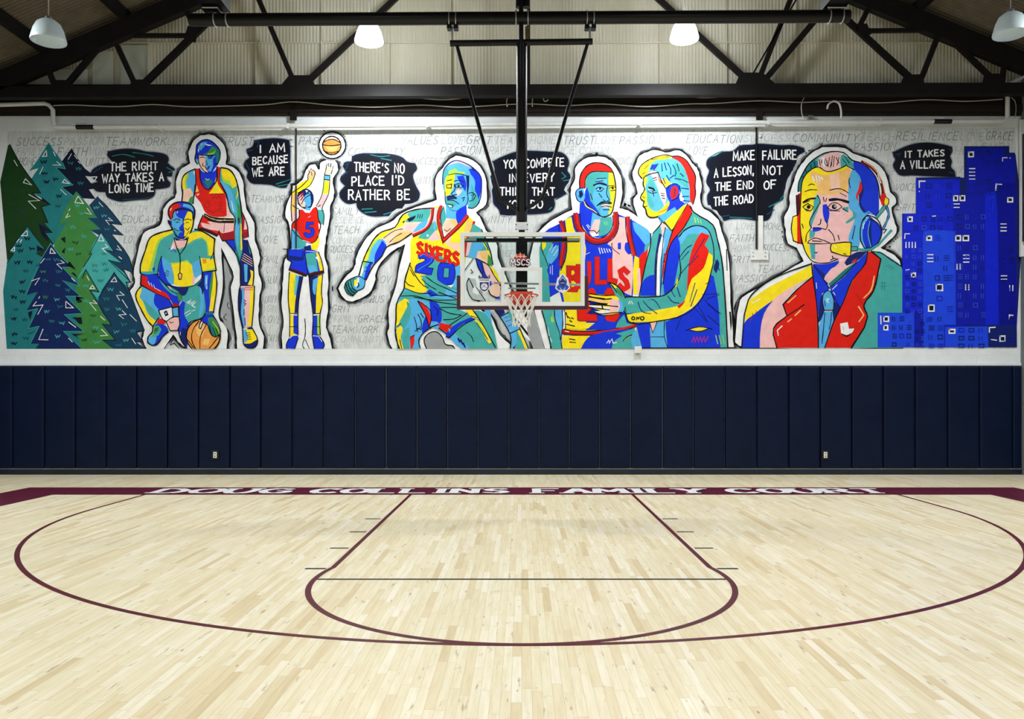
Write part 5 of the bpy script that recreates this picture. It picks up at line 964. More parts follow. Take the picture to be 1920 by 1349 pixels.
A.P('T', '75 930 130 900 180 940 170 1040 130 1200 70 1300 60 1100'); A.P('Y', '75 920 110 910 120 970 90 1010 75 970'); A.P('C', '150 1000 240 960 230 1060 170 1140 120 1120'); A.P('T', '70 1150 130 1200 150 1350 160 1500 60 1500')
for q in ('190 950 150 1010', '215 960 175 1030', '235 1000 190 1060', '160 1160 160 1230', '180 1150 180 1240'): A.L('W', q, .8)
A.L('K', '75 930 80 1000 120 1100 140 1160', .9); A.L('K', '260 1180 300 1100', 1.0); A.L('W', '490 1050 535 1030', .9)
for i in range(5): A.L('W', f'{620+i*24} {985+i*3} {635+i*24} {1040-i*4}', 1.3)
# trims
A.L('DR', '400 670 420 780 480 860 560 920 640 925 730 880 780 800 780 660', 9.0); A.L('R', '410 670 430 780 490 850 560 905 640 912 720 865 765 790 765 670', 3.2); A.L('K', '375 680 395 790 460 880 550 945 640 950 750 905 805 800 805 665', .9); A.L('K', '440 660 450 770 500 840 570 892 640 897 710 850 752 780 752 680', .9)
A.L('DR', '895 700 905 850 960 1050', 6.5); A.L('R', '890 700 900 850 952 1050', 2.6); A.L('K', '872 700 880 850 935 1060', .9); A.L('K', '925 710 930 850 975 1050', .9)
A.L('DR', '260 740 290 820 285 1000 260 1150', 7); A.L('R', '255 760 282 830 278 1000 255 1150', 2.4); A.L('K', '290 740 315 900 310 1070 260 1200', .9); A.L('K', '240 770 250 900 245 1100', .9)
# lettering BULLS, number 23
A.tile(1000, 440, 5.0526)
A.text('B', 'R', 335, 305, 430, 305, h=215, w=8, edge='DR')
A.text('U', 'R', 425, 280, 540, 250, h=210, w=7, edge='DR')
A.text('L', 'R', 605, 235, 690, 235, h=225, w=8, edge='DR')
A.text('L', 'R', 725, 250, 790, 262, h=190, w=8, edge='DR')
A.text('S', 'R', 815, 300, 900, 330, h=200, w=8, edge='DR')
A.P('R', '520 520 560 505 590 540 585 600 520 590'); A.P('R', '660 580 700 510 750 510 780 550 830 640 820 740 800 800 770 830 700 820 680 780 720 760 760 760 770 700'); A.P('R', '415 710 500 660 530 640 560 700 500 750 600 760 605 820 420 820')
A.L('DR', '415 710 420 820 605 820 600 760 500 750', 1.2); A.L('DR', '660 580 700 510 750 510 780 550', 1.1); A.L('DR', '690 760 680 790 700 822 770 830 800 800 820 740', 1.2); A.P('NV', '520 740 560 690 580 740 540 760')
A.L('DR', '290 920 400 935 600 935 800 910 960 860', 8); A.L('R', '290 915 400 930 600 930 800 903 960 855', 3.5); A.L('K', '290 900 400 915 600 912 800 885 950 845', 1.1); A.L('K', '285 945 400 955 600 955 800 930 970 875', 1.1); A.L('W', '300 915 335 922', 1.2)
# shorts and flanks
A.P('Y', '280 960 540 960 500 1000 450 1082 270 1082'); A.P('B', '540 962 960 890 960 960 800 1082 450 1082 490 1010'); A.P('T', '780 940 960 890 1000 1082 740 1082 760 1020 840 960'); A.P('Y', '310 720 360 740 420 820 600 840 520 890 310 890'); A.P('B', '600 830 690 820 800 830 870 800 880 850 780 890 600 905 520 890'); A.P('T', '800 830 860 760 885 840 960 850 850 880 780 885')
for q in ('340 990 395 1000', '345 1020 400 1025', '310 850 390 870', '330 780 350 800', '360 790 380 800', '345 815 365 830', '310 740 325 790'): A.L('K', q, 1.2)
A.L('W', '695 1030 715 1000 720 1030 745 990 755 1030 790 1025', 1.2); A.L('K', '850 1010 890 970 940 950', 1.2); A.L('LM', '860 1005 900 975 930 965', .8)
A.P('T', '80 640 180 640 210 800 260 1000 270 1082 170 1082 120 900'); A.P('C', '205 700 270 720 280 850 260 980 210 820'); A.P('LM', '165 790 180 770 190 830 170 830'); A.P('W', '275 720 300 740 300 880 280 900'); A.L('K', '80 720 130 900 170 1082', 1.3); A.L('K', '200 700 205 800 250 940 258 1000', 1.1); A.L('K', '270 690 280 850 262 1000 272 1082', 1.2); A.L('K', '300 740 305 890', 1.1); A.L('W', '135 880 150 960', .9); A.L('LM', '185 740 195 830', .9); A.L('W', '160 980 175 1020', .9)
A.P('C', '930 960 980 900 1010 1000 1030 1080 940 1082')
A.done()
A = Paint('painted_person', mural, 'painted fair-haired man in a teal and red blazer in profile')
A.tile(1000, 270, 5.0526)
# head in profile
A.P('C', '1070 310 1180 270 1260 400 1320 560 1250 640 1180 660 1100 640 1060 560'); A.P('Y', '1045 320 1075 310 1060 420 1080 500 1080 570 1120 630 1180 640 1280 540 1300 570 1270 640 1180 690 1100 695 1075 670 1060 620 1040 590 1050 545 1015 515 1045 430'); A.P('T', '1080 370 1120 330 1150 400 1180 440 1190 560 1120 610 1080 560 1075 480'); A.P('PK', '1110 290 1180 280 1240 400 1260 520 1240 590 1200 500 1170 400 1140 340'); A.P('C', '1080 420 1160 430 1200 560 1220 600 1150 600 1110 500'); A.P('DN', '1085 405 1140 420 1160 450 1100 440'); A.L('W', '1090 430 1130 440', .9); A.P('R', '1175 270 1200 350 1250 400 1265 450 1235 400 1190 350'); A.P('LM', '1060 330 1090 330 1075 390'); A.P('Y', '1290 540 1302 570 1270 640 1180 690 1100 695 1075 660 1180 650'); A.L('R', '1185 650 1260 620 1280 590', 1.0)
A.L('K', '1045 320 1040 390 1055 430 1015 505 1020 525 1050 545 1040 590 1060 610 1075 670 1100 695 1180 690 1270 640 1300 570', 1.4, 1)
for q in ('1035 500 1055 515', '1045 600 1080 590', '1085 450 1120 470 1170 460', '1130 330 1165 320', '1140 350 1170 340', '1130 450 1140 500', '1205 470 1240 475', '1210 490 1240 495', '1220 515 1245 520'): A.L('K', q, .9)
# hair
A.P('Y', '1030 330 995 280 1010 220 1050 180 1100 150 1160 125 1250 105 1320 120 1250 150 1150 170 1100 220 1090 270 1060 300'); A.P('C', '1090 270 1110 200 1160 160 1260 150 1330 140 1440 240 1480 420 1490 540 1440 570 1380 420 1300 360 1240 400 1180 270 1130 250'); A.P('B', '1110 250 1120 200 1180 190 1160 230'); A.P('T', '1340 170 1420 220 1470 420 1400 380 1330 300'); A.P('R', '1310 130 1360 115 1440 150 1490 220 1535 310 1530 400 1535 480 1510 575 1485 540 1480 420 1440 260 1390 180'); A.P('Y', '1210 340 1260 330 1300 380 1250 420 1230 390'); A.P('LM', '1230 330 1260 320 1270 360')
for q in ('1110 240 1130 200', '1140 250 1180 190', '1215 190 1220 260', '1240 180 1260 250', '1270 180 1300 240 1300 290', '1320 200 1350 270 1340 310', '1360 190 1380 260', '1340 330 1400 340', '1410 340 1470 370', '1400 420 1470 430', '1410 500 1470 500', '1420 540 1480 545', '1290 330 1330 300', '1260 300 1290 350', '1230 330 1250 380', '1390 280 1420 310'): A.L('NV', q, 1.2)
for q in ('1050 240 1090 200', '1120 150 1180 140', '1220 130 1280 125', '1030 290 1060 270'): A.L('K', q, .8)
A.L('K', '1030 330 995 280 1010 220 1050 180 1100 150 1160 125 1250 105 1320 120 1360 115 1440 150 1490 220 1535 310 1530 400 1535 480 1510 575', 1.3, 1); A.L('K', '1045 320 1090 290 1180 270 1210 350 1250 420', 1.1)
A.P('B', '1250 420 1290 390 1340 380 1390 400 1380 500 1400 560 1340 600 1260 640 1290 560 1265 500'); A.P('R', '1310 410 1350 400 1370 440 1350 510 1310 530 1295 480'); A.L('NV', '1325 430 1345 440 1330 500', 1.2); A.L('K', '1260 430 1300 390 1350 380 1385 410 1375 500 1310 540', 1.1, 1)
# neck, shirt, tie
A.P('C', '1180 690 1270 640 1340 600 1400 560 1440 570 1300 700 1240 740 1200 740'); A.P('B', '1340 600 1400 540 1440 570 1360 640'); A.P('Y', '1240 740 1430 575 1450 600 1360 760 1310 825'); A.P('PK', '1195 800 1225 745 1250 790 1220 880'); A.P('C', '1250 790 1310 830 1260 1000 1220 1200 1230 1440 1190 1440 1200 1000'); A.P('W', '1215 880 1235 900 1200 1100 1195 1440 1160 1440 1170 1100')
A.L('K', '1240 740 1310 825 1360 760 1450 600', 1.1); A.L('K', '1250 790 1230 900 1200 1440', .9); A.L('K', '1215 860 1180 1000 1160 1440', .9); A.L('K', '1190 700 1240 760', 1.0)
# blazer
A.P('T', '1480 590 1520 650 1700 770 1740 900 1780 1080 1810 1400 1830 1930 1270 1930 1220 1440 1290 940 1400 740'); A.P('B', '1290 940 1370 860 1390 1000 1360 1200 1320 1400 1240 1430 1230 1280'); A.P('C', '1370 900 1430 820 1540 770 1640 800 1680 860 1660 870 1580 860 1470 860 1400 960'); A.P('R', '1460 570 1500 600 1500 660 1420 800 1300 950 1240 1200 1220 1280 1230 1100 1280 950 1330 800 1420 650'); A.P('T', '1130 850 1200 770 1215 860 1170 1000 1150 1200 1150 1440 1000 1450 1060 1150 1110 950'); A.P('NV', '1190 850 1215 860 1170 1050 1165 1440 1145 1440 1150 1100'); A.P('B', '1040 1300 1100 1250 1150 1240 1150 1440 1010 1440')
A.P('R', '1590 840 1670 870 1620 960 1660 1020 1600 1200 1520 1280 1450 1400 1460 1200 1500 1010 1560 880'); A.P('Y', '1660 1030 1710 1070 1680 1220 1600 1460 1560 1540 1440 1610 1180 1680 900 1690 880 1620 1000 1600 1240 1560 1420 1490 1500 1280 1600 1200'); A.P('R', '1360 1540 1440 1480 1420 1520 1380 1560'); A.P('Y', '1530 1260 1610 1180 1660 1030 1705 1070 1600 1440 1500 1540 1440 1500')
A.P('T', '1320 1370 1380 1250 1480 1060 1460 1250 1450 1400 1420 1500 1200 1570 1080 1590 880 1610 870 1500 880 1450 1160 1450 1240 1440'); A.P('B', '1250 1690 1500 1560 1600 1440 1680 1240 1760 1300 1780 1440 1800 1750 1790 1930 1270 1930'); A.P('T', '1700 900 1760 1060 1800 1400 1830 1930 1770 1930 1750 1500 1700 1200'); A.P('NV', '1740 1090 1760 1140 1730 1230 1705 1180')
A.P('LM', '1520 700 1530 700 1540 750 1530 750'); A.P('Y', '1340 1350 1360 1280 1375 1290 1350 1360')
for i in range(3): A.L('LM', f'{1528+i*26} {700+i*8} {1538+i*26} {745+i*6}', 1.1)
A.L('R', '1245 1060 1240 1180', 1.2); A.L('W', '1250 1060 1225 1170', .9)
for q in ('1380 1250 1480 1130', '1390 1070 1450 990 1500 960', '1400 1100 1470 1020', '1490 1120 1620 900', '1470 1160 1560 1060', '1530 1320 1480 1500', '1550 1380 1490 1540', '1600 1430 1750 1420', '1620 1480 1740 1600', '1560 1530 1650 1690', '1650 1630 1760 1720', '1680 1300 1630 1330', '1530 1560 1640 1690', '1650 1520 1770 1610', '1640 1470 1760 1430', '1400 1640 1350 1770', '1240 1670 1240 1830 1270 1930', '1110 1830 1240 1830', '1100 1700 1130 1790 1170 1700', '1360 1360 1390 1450', '1270 1440 1320 1500 1380 1510', '1040 1490 1080 1540 1170 1610', '990 1500 1030 1590 1110 1610', '1080 1480 1140 1480 1200 1560', '1320 1370 1310 1400 1340 1450', '1240 1040 1200 1440', '1720 1100 1760 1200'): A.L('NV', q, 1.0, 1)
A.P('C', '1240 1690 1110 1690 1110 1930 1270 1930'); A.P('PK', '1100 1690 1170 1690 1130 1790'); A.P('B', '970 1700 1100 1690 1110 1930 1030 1930'); A.L('K', '1240 1690 1240 1830 1270 1930', 1.0); A.L('K', '1110 1830 1240 1830', .9); A.L('K', '1100 1690 1130 1790 1170 1690', .9)
A.P('Y', '1480 1760 1570 1735 1650 1750 1570 1775'); A.L('K', '1440 1770 1570 1735 1690 1755', 1.1); A.L('K', '1480 1770 1570 1778 1650 1757', 1.0)
A.L('R', '1500 1880 1520 1830 1530 1880 1550 1830 1560 1880 1580 1830 1595 1880 1615 1830 1625 1880 1655 1825', 1.3)
for i in range(3): A.L('LM', f'{1725+i*32} {1815} {1745+i*30} {1895}', 1.3)
A.L('K', '1480 590 1520 650 1700 770 1740 900 1780 1080 1810 1400 1840 1930', 1.5); A.L('K', '1130 850 1200 770 1215 745', 1.1); A.L('K', '1110 850 1110 950 1060 1150 1000 1450', 1.2); A.L('K', '1500 660 1420 800 1300 950 1245 1200 1225 1330', 1.1); A.L('K', '1460 570 1330 800 1280 950 1235 1130', .9); A.L('K', '1380 880 1430 820 1540 775 1640 805 1680 870 1710 1070 1680 1220 1600 1460 1450 1610 1180 1680 920 1695 890 1660 870 1500 880 1450 1160 1450 1240 1435 1320 1370 1390 1250 1380 1050', 1.3, 1)
# hand
A.tile(1000, 440, 5.0526)
A.P('T', '715 460 740 465 790 490 840 540 880 600 870 740 800 660 770 560'); A.P('Y', '715 455 780 485 800 520 760 500'); A.P('G', '780 500 830 540 850 600 800 560')
A.P('Y', '525 560 690 575 790 590 830 640 840 740 800 750 600 750 580 730 640 720 530 690 525 665 660 670 520 625 525 600 640 612 530 580'); A.P('W', '530 668 700 690 800 700 790 740 600 750 580 735 690 715 530 690'); A.P('OR', '530 610 660 620 740 640 700 655 530 630'); A.P('PK', '720 610 800 620 830 700 800 740 720 740'); A.P('C', '800 610 840 640 850 740 800 740 820 680')
for q in ('525 562 690 580 760 575', '530 590 660 615 740 610', '525 630 620 650 700 660', '530 665 650 670 800 685', '530 690 640 705 720 715', '580 735 620 752 740 745 840 740', '715 455 780 480 840 540 870 600', '720 460 760 505 790 550', '870 600 880 590', '860 740 870 690'): A.L('K', q, 1.3)
A.L('K', '650 672 655 700', 1.5)
A.P('K', '600 645 700 660 690 670 610 655'); A.P('K', '560 590 680 605 670 612 560 600')
A.L('W', '900 660 910 630 920 660', 1.0); A.L('W', '925 630 940 660', 1.0); A.L('K', circ(945, 795, 14), 1.3); A.L('K', circ(1030, 795, 16), 1.3); A.L('K', '975 810 980 785 995 800 1005 780', 1.2); A.L('Y', '1345 500 1365 440', 1.1); A.L('LM', '1360 470 1380 440', .9); A.L('C', '1070 620 1110 620 1130 650', 1.0)
A.done()

# ---------------------------------------------------------------- mural: coach with headset
H = Paint('painted_outline', mural)
H.tile(1370, 260)
H.halo('960 85 1200 90 1290 150 1440 200 1570 280 1650 400 1690 560 1740 620 1745 690 1705 730 1730 860 1760 970 1710 1050 1590 1150 1650 1180 1790 1280 1790 2202 105 2202 40 2150 95 1700 125 1660 300 1560 520 1430 640 1360 755 1290 720 1210 690 1160 600 1110 570 960 555 830 610 720 610 600 660 440 700 330 760 240 860 140')
H.L('K', '1590 1150 1690 1190 1790 1290', 1.4); H.L('K', '0 1500 20 1800 42 2150', 1.3)
for q in ('25 1910 35 1915', '40 1940 50 1945', '30 1975 42 1980', '1715 1080 1722 1085', '1735 1060 1742 1064', '1755 1045 1760 1050', '540 980 545 990', '545 1030 550 1040', '790 160 800 150', '820 130 830 122'): H.L('K', q, 1.3)
H.done()
A = Paint('painted_person', mural, 'painted man with a headset and a red lapelled jacket')
A.tile(1370, 260)
# head
A.P('PK', '740 560 760 430 830 340 1010 350 1200 290 1260 350 1240 460 1240 700 1400 790 1370 1000 1350 1150 1250 1240 1150 1280 1020 1310 880 1290 800 1220 750 1080 720 850')
A.P('Y', '745 530 770 420 840 330 930 300 1010 345 930 420 920 560 870 640 880 720 840 800 830 1000 820 1100 850 1270 800 1220 750 1080 720 850'); A.P('OR', '840 350 1010 350 1200 285 1280 340 1245 420 1240 560 1100 590 930 600 900 480 850 430'); A.P('Y', '850 320 930 300 1015 345 1160 310 1215 280 1260 300 1200 330 1010 385 900 360'); A.P('P', '1040 380 1140 360 1150 540 1060 560'); A.P('T', '880 640 920 590 940 640 930 720 870 870 850 950 830 900 870 760'); A.P('T', '830 970 890 960 880 1030 830 1060'); A.P('T', '830 1105 890 1105 890 1270 850 1270'); A.P('B', '860 940 920 935 970 945 940 970 870 985'); A.P('B', '970 700 1010 690 1040 780 1020 900 990 860 970 780'); A.P('B', '870 1200 925 1195 900 1215')
A.P('C', '1245 420 1290 310 1340 340 1390 440 1370 560 1340 640 1400 770 1440 800 1380 900 1360 1100 1350 1150 1270 1140 1240 1060 1290 900 1320 800 1250 740 1240 560'); A.P('B', '1290 240 1380 260 1480 340 1540 440 1560 620 1560 830 1490 800 1400 780 1350 680 1380 540 1360 400 1300 320'); A.P('NV', '1380 440 1400 560 1370 680 1420 760 1400 785 1350 690'); A.P('R', '1360 440 1385 500 1370 570 1340 600 1350 660 1320 620 1350 520'); A.P('T', '1280 760 1330 790 1300 850 1220 900 1210 880 1290 820'); A.P('T', '1170 730 1240 720 1240 780 1200 760')
A.P('TD', '710 560 715 470 760 370 820 270 920 190 1000 150 1050 155 930 210 920 300 840 330 770 420 740 560'); A.P('T', '880 220 960 170 930 260'); A.P('PK', '920 210 1000 165 1130 150 1170 180 1160 310 1020 350 920 290'); A.P('T', '1165 180 1190 165 1280 240 1300 320 1215 280 1160 310'); A.P('W', '960 200 1000 200 1000 290 970 290')
for q in ('930 220 945 290', '960 225 955 260', '1000 210 990 260 1010 290', '1040 200 1025 300', '1070 180 1060 290', '1090 190 1080 300', '1110 200 1140 260', '1140 200 1120 280', '1060 250 1050 310', '1010 230 1020 290', '1180 220 1220 270', '1205 195 1250 260', '880 240 890 300', '840 280 850 320', '790 330 800 370', '750 400 770 420'): A.L('K', q, 1.0)
A.L('K', '740 560 760 430 830 340 920 300 1010 348 1160 312 1215 282 1300 330', 1.3, 1); A.L('K', '710 560 715 470 760 370 820 270 920 190 1000 150 1190 150 1280 230 1380 260 1480 340 1540 440 1570 620 1580 900', 1.4, 1)
for q in ('W 860 400 880 450', 'W 900 390 910 460', 'W 930 400 940 450', 'W 950 410 970 430'): A.L('W', q[2:], 2.0)
for q in ('760 670 820 640 890 630', '765 680 830 655', '780 560 840 540 905 542', '820 495 850 480 885 490', '1040 545 1120 530 1170 535 1240 575', '1150 575 1220 610', '1035 645 1130 640 1240 670', '975 620 985 665', '1010 630 1000 665', '910 600 940 650 940 690', '930 690 880 780 840 850 830 900 850 940', '760 720 810 685 870 720 850 755 800 760 760 720', '1020 730 1070 680 1130 685 1170 720 1130 750 1060 755 1020 730', '1180 740 1230 770', '870 940 940 945 1000 960 1020 910 990 860', '950 850 945 900 920 910', '820 1080 880 1050 920 1055 980 1075 1050 1105', '820 1105 920 1110 1050 1105', '825 1075 810 1105', '1030 960 1080 1020 1095 1080', '1130 1020 1145 1070', '850 940 800 1010 790 1090', '1070 1240 1080 1265 1050 1285', '1080 1265 1110 1265', '1310 920 1280 1060', '1250 420 1245 450 1260 520', '750 900 765 945', '860 1080 960 1085'): A.L('K', q, 1.05, 1)
A.L('K', '765 675 820 640 890 630', 2.2, 1); A.L('K', '1040 648 1130 642 1240 672', 3.0, 1); A.P('K', circ(820, 722, 20)); A.P('K', circ(1090, 720, 26)); A.L('W', circ(1100, 715, 8), .9); A.L('NV', '775 740 840 765', .9); A.L('NV', '1040 760 1150 765', .9)
A.L('K', '740 560 720 850 750 1080 800 1220 870 1300 1020 1312 1130 1270', 1.4, 1)
# headset
A.P('R', '690 600 740 570 735 800 730 950 745 1110 700 1110 690 950 700 800'); A.P('DR2', '700 600 725 580 720 800 700 820'); A.P('Y', '655 830 700 815 700 1110 660 1080 640 950'); A.L('K', '690 600 700 810 655 825 638 950 660 1080 750 1112', 1.2, 1); A.L('K', '740 580 730 900 748 1110', 1.0)
A.L('DR', '1380 245 1490 310 1570 420 1600 520 1610 600', 4.4); A.L('DR2', '1380 245 1490 315 1560 420 1592 520 1600 600', 2.6); A.L('OR', '1400 245 1500 310 1590 440 1630 600', 1.0); A.P('R', '1590 580 1630 580 1640 640 1610 710 1580 690 1575 620'); A.P('Y', '1630 620 1660 630 1665 670 1640 710 1620 690'); A.L('K', '1630 615 1665 640 1660 690 1635 712', 1.1); A.L('W', '1550 380 1580 470', 1.6)
A.P('W', '1560 620 1590 700 1600 850 1580 960 1570 800'); A.L('T', '1630 710 1530 840', 4.0); A.L('K', '1620 695 1520 820', .8); A.L('K', '1645 720 1540 850', .8); A.L('NV', '1640 720 1665 800 1640 880 1600 960', 3.0); A.L('C', '1640 720 1665 800 1640 880 1600 960', 1.2)
A.P('NV', '1370 1080 1360 960 1390 860 1440 800 1500 850 1560 900 1590 1000 1560 1090 1500 1150 1420 1170'); A.P('B', '1420 860 1470 830 1440 1000 1470 1150 1400 1120 1385 980'); A.P('C', '1370 1000 1380 900 1440 820 1460 830 1400 920 1390 1060 1420 1150 1400 1160 1375 1100'); A.P('B', '1480 870 1540 900 1580 1000 1550 1090 1490 1140 1480 1000'); A.L('K', '1365 960 1390 860 1440 805 1540 850 1590 960 1580 1050 1500 1150 1420 1175 1370 1080 1365 960', 1.3, 1); A.L('C', '1465 870 1445 1000 1475 1140', 1.4); A.L('C', '1420 790 1450 770 1490 800', 2.0); A.L('W', '1395 950 1400 910 1410 890', 1.1); A.L('W', '1425 840 1430 830', 1.0)
A.L('TD', '1320 1165 1480 1168 1690 970', 3.6); A.L('T', '1320 1165 1480 1165 1690 970', 2.0); A.P('T', '1265 1140 1335 1140 1335 1185 1265 1185'); A.L('K', '1265 1140 1335 1140 1335 1185 1265 1185', .9); A.L('NV', '1580 980 1600 960 1640 960 1610 1000', 1.0)
A.P('Y', '1060 1110 1255 1095 1268 1100 1262 1235 1240 1242 1060 1195 1050 1160'); A.L('K', '1060 1110 1255 1095 1268 1100 1262 1235 1240 1242 1060 1195 1050 1160 1060 1110', 1.4); A.L('K', '1185 1215 1215 1222', .9); A.L('W', '1090 1130 1110 1150', 1.4)
# neck, shirt, tie
A.tile(1370, 440)
A.P('PK', '860 300 1000 310 1160 280 1240 230 1240 400 1040 520 960 440'); A.P('B', '870 310 1000 312 1140 275 1130 320 1060 360 1000 430 960 460 900 380'); A.P('NV', '870 320 1000 430 980 470 1030 520 1000 530 900 420'); A.P('NV', '1190 290 1250 230 1330 185 1440 180 1330 280 1220 330'); A.P('R', '1280 280 1330 250 1310 290 1270 300'); A.P('B', '865 320 880 330 1040 560 1020 600 960 620 930 800 910 900 870 450'); A.P('B', '1050 560 1200 440 1330 290 1440 185 1420 300 1280 480 1200 680 1150 780 1060 640'); A.P('TD', '1030 520 1110 450 1200 370 1330 280 1240 400 1050 560'); A.P('NV', '930 800 960 640 1020 590 980 640 970 720 985 800 950 900 915 940'); A.P('NV', '1080 690 1150 770 1090 900 1075 930 1070 800'); A.P('PK', '990 440 1060 380 1140 300 1240 230 1170 340 1190 370 1040 500')
A.P('C', '970 640 1010 595 1050 600 1085 690 1080 790 985 795 965 710'); A.P('C', '985 815 1070 815 1080 930 990 1195 920 1195 925 980'); A.L('NV', '990 830 980 950 960 1150', 1.1); A.L('NV', '1060 820 1050 940 1035 1000', 1.1); A.L('K', '970 640 1010 595 1050 600 1085 690 1080 800 985 800 965 710 970 640', 1.1); A.L('W', '1005 680 1035 680 1010 700 1030 720', 1.4); A.L('W', '900 510 905 570', 1.2); A.L('W', '1070 580 1120 530', 1.2); A.L('W', '1080 610 1100 640', 1.2); A.L('K', '870 320 1040 570', 1.2); A.L('K', '1040 560 1160 460 1330 290', 1.1); A.L('K', '1050 600 1150 775', 1.0); A.L('NV', '985 700 995 760', .8)
# jacket
A.P('Y', '850 325 870 440 700 540 600 640 440 700 270 820 150 930 175 720 200 690'); A.P('PK', '870 430 700 545 560 720 590 860 450 990 480 1195 300 1195 330 900 420 720 560 600'); A.P('B', '450 690 350 830 310 1040 305 1195 115 1195 145 930 260 830 380 740'); A.L('DR', '200 930 235 830', 1.0); A.L('DR', '270 800 262 840', .8); A.L('W', '230 720 310 680', 1.8)
A.P('R', '870 450 900 700 910 1000 920 1195 485 1195 455 990 585 860 550 740 700 580'); A.P('R', '1450 178 1500 195 1580 260 1560 350 1500 600 1400 740 1440 870 1270 1195 990 1195 1080 930 1200 690 1290 480 1420 290')
A.P('T', '1580 260 1560 190 1650 230 1800 350 1800 1195 1275 1195 1440 870 1405 750 1500 600'); A.P('T', '1500 185 1570 180 1660 240 1580 270')
A.L('K', '850 300 862 430 900 700 920 1000 922 1195', 1.4); A.L('K', '870 440 700 580 550 740 590 860 450 990 485 1195', 1.5); A.L('K', '590 860 700 790 770 740', 1.3); A.L('K', '1440 180 1420 300 1280 480 1190 700 1080 930 990 1195', 1.4); A.L('K', '1480 180 1580 260 1560 350 1500 600 1400 750 1440 870 1270 1195', 2.0); A.L('DR', '1320 620 1400 750', 1.0); A.L('K', '850 310 520 430 300 560 185 690 115 1195', 1.6); A.L('K', '1500 180 1590 200 1690 270 1800 340', 1.3)
for q in ('600 720 685 645', '675 855 735 800', '600 920 640 890', '1510 440 1475 590 1400 670', '1345 760 1400 850 1350 920'): A.L('OR', q, 2.0)
A.L('W', '540 965 490 1010 500 1065', 1.8)
A.P('W', '1150 940 1230 925 1245 995 1300 990 1280 1030 1220 1060 1160 1040'); A.L('K', '1170 1050 1220 1075 1260 1050', 1.3); A.L('GY', '1180 970 1190 1010', .8)
A.L('TD', '1580 510 1640 510', .8); A.L('TD', '1570 550 1640 545', .8); A.L('TD', '1595 500 1590 590', .8); A.L('TD', '1620 500 1615 590', .8); A.L('TD', '1640 330 1700 380', .8); A.L('TD', '1660 320 1720 360', .8)
A.done()

# ---------------------------------------------------------------- mural: city
A = Paint('painted_city', mural, 'painted blue city blocks with small square windows')
A.tile(1640, 250, 5.864)
A.P('CB3', '450 490 980 490 980 145 1475 145 1475 215 1545 240 1560 2355 30 2355 30 1975 300 1975 300 885 450 885', smooth=1)
A.P('NV', '980 145 1470 145 1475 215 1530 215 1545 240 1545 2350 980 2350'); A.P('CB3', '1010 170 1420 165 1400 550 1320 640 1240 660 1010 660'); A.P('CB3', '1380 245 1540 245 1540 550 1320 540'); A.P('CB2', '1320 550 1545 550 1548 1200 1555 2110 1360 2110 1345 900')
A.P('CB1', '450 500 930 500 930 660 860 680 860 880 455 880'); A.P('NV', '930 480 990 510 985 680 930 680'); A.P('NV', '460 490 930 480 930 510 460 510')
A.P('CB1', '310 885 860 885 860 1080 545 1080 520 1080 310 1075'); A.P('CB4', '545 1080 865 1080 880 2110 760 2110 760 2355 530 2355 530 1100'); A.P('CB3', '860 680 1210 660 1215 2110 890 2110 870 1080'); A.P('CB1', '1210 660 1330 640 1345 900 1360 2110 1215 2110')
A.P('CB1', '300 1080 525 1090 535 2355 420 2355 420 1975 300 1975'); A.P('CB4', '30 1975 430 1975 430 2355 30 2355'); A.P('CB4', '770 2130 1240 2125 1245 2355 770 2355'); A.P('NV', '1240 2110 1558 2110 1560 2355 1250 2355'); A.P('CB3', '430 1960 530 1960 530 2355 430 2355'); A.L('CB4', '536 1080 540 2355', 2.0); A.L('CB4', '876 1080 884 2110', 1.6)
def sq(c, x, y, w, h, t): A.L(c, f'{x} {y} {x+w} {y} {x+w} {y+h} {x} {y+h} {x} {y-3}', t)
for (x, y, w, h) in ((1030, 210, 50, 50), (865, 690, 42, 52), (935, 690, 50, 52), (362, 925, 45, 45), (570, 1135, 48, 42), (888, 1130, 50, 52), (968, 1130, 58, 52), (1458, 712, 52, 45), (402, 1540, 40, 40), (675, 1665, 66, 66), (588, 1892, 60, 66), (98, 2018, 50, 52), (98, 2115, 40, 48), (815, 2160, 60, 40), (1372, 2232, 52, 56)):
    A.P('DN', f'{x} {y} {x+w} {y} {x+w} {y+h} {x} {y+h}'); sq('W', x, y, w, h, 2.2)
for q in ('1400 310 1400 272 1450 272', '1325 630 1330 562 1392 565', '485 600 485 530 550 530', '325 1160 330 1108 380 1108', '1255 2190 1255 2140 1320 2135', '1475 2045 1475 2000 1515 2005', '485 640 486 645', '1480 275 1484 276'): A.L('W', q, 1.8)
for (x, y, n, vert) in ((1035, 392, 4, 0), (865, 780, 2, 0), (1380, 1000, 3, 0), (575, 1338, 3, 0), (970, 1343, 3, 0), (1385, 1570, 2, 0), (340, 1200, 4, 1), (900, 1440, 2, 1), (995, 1665, 2, 1), (1478, 1675, 2, 1)):
    for i in range(n):
        if vert: A.L('W', f'{x+i*34} {y} {x+i*34} {y+60}', 1.7)
        else: A.L('W', f'{x} {y+i*38} {x+62} {y+i*38}', 1.7)
for q in ('335 1508 375 1500', '630 915 665 912', '1275 2270 1335 2278', '62 2010 65 2100'): A.L('W', q, 1.7)
rr = random.Random(4)
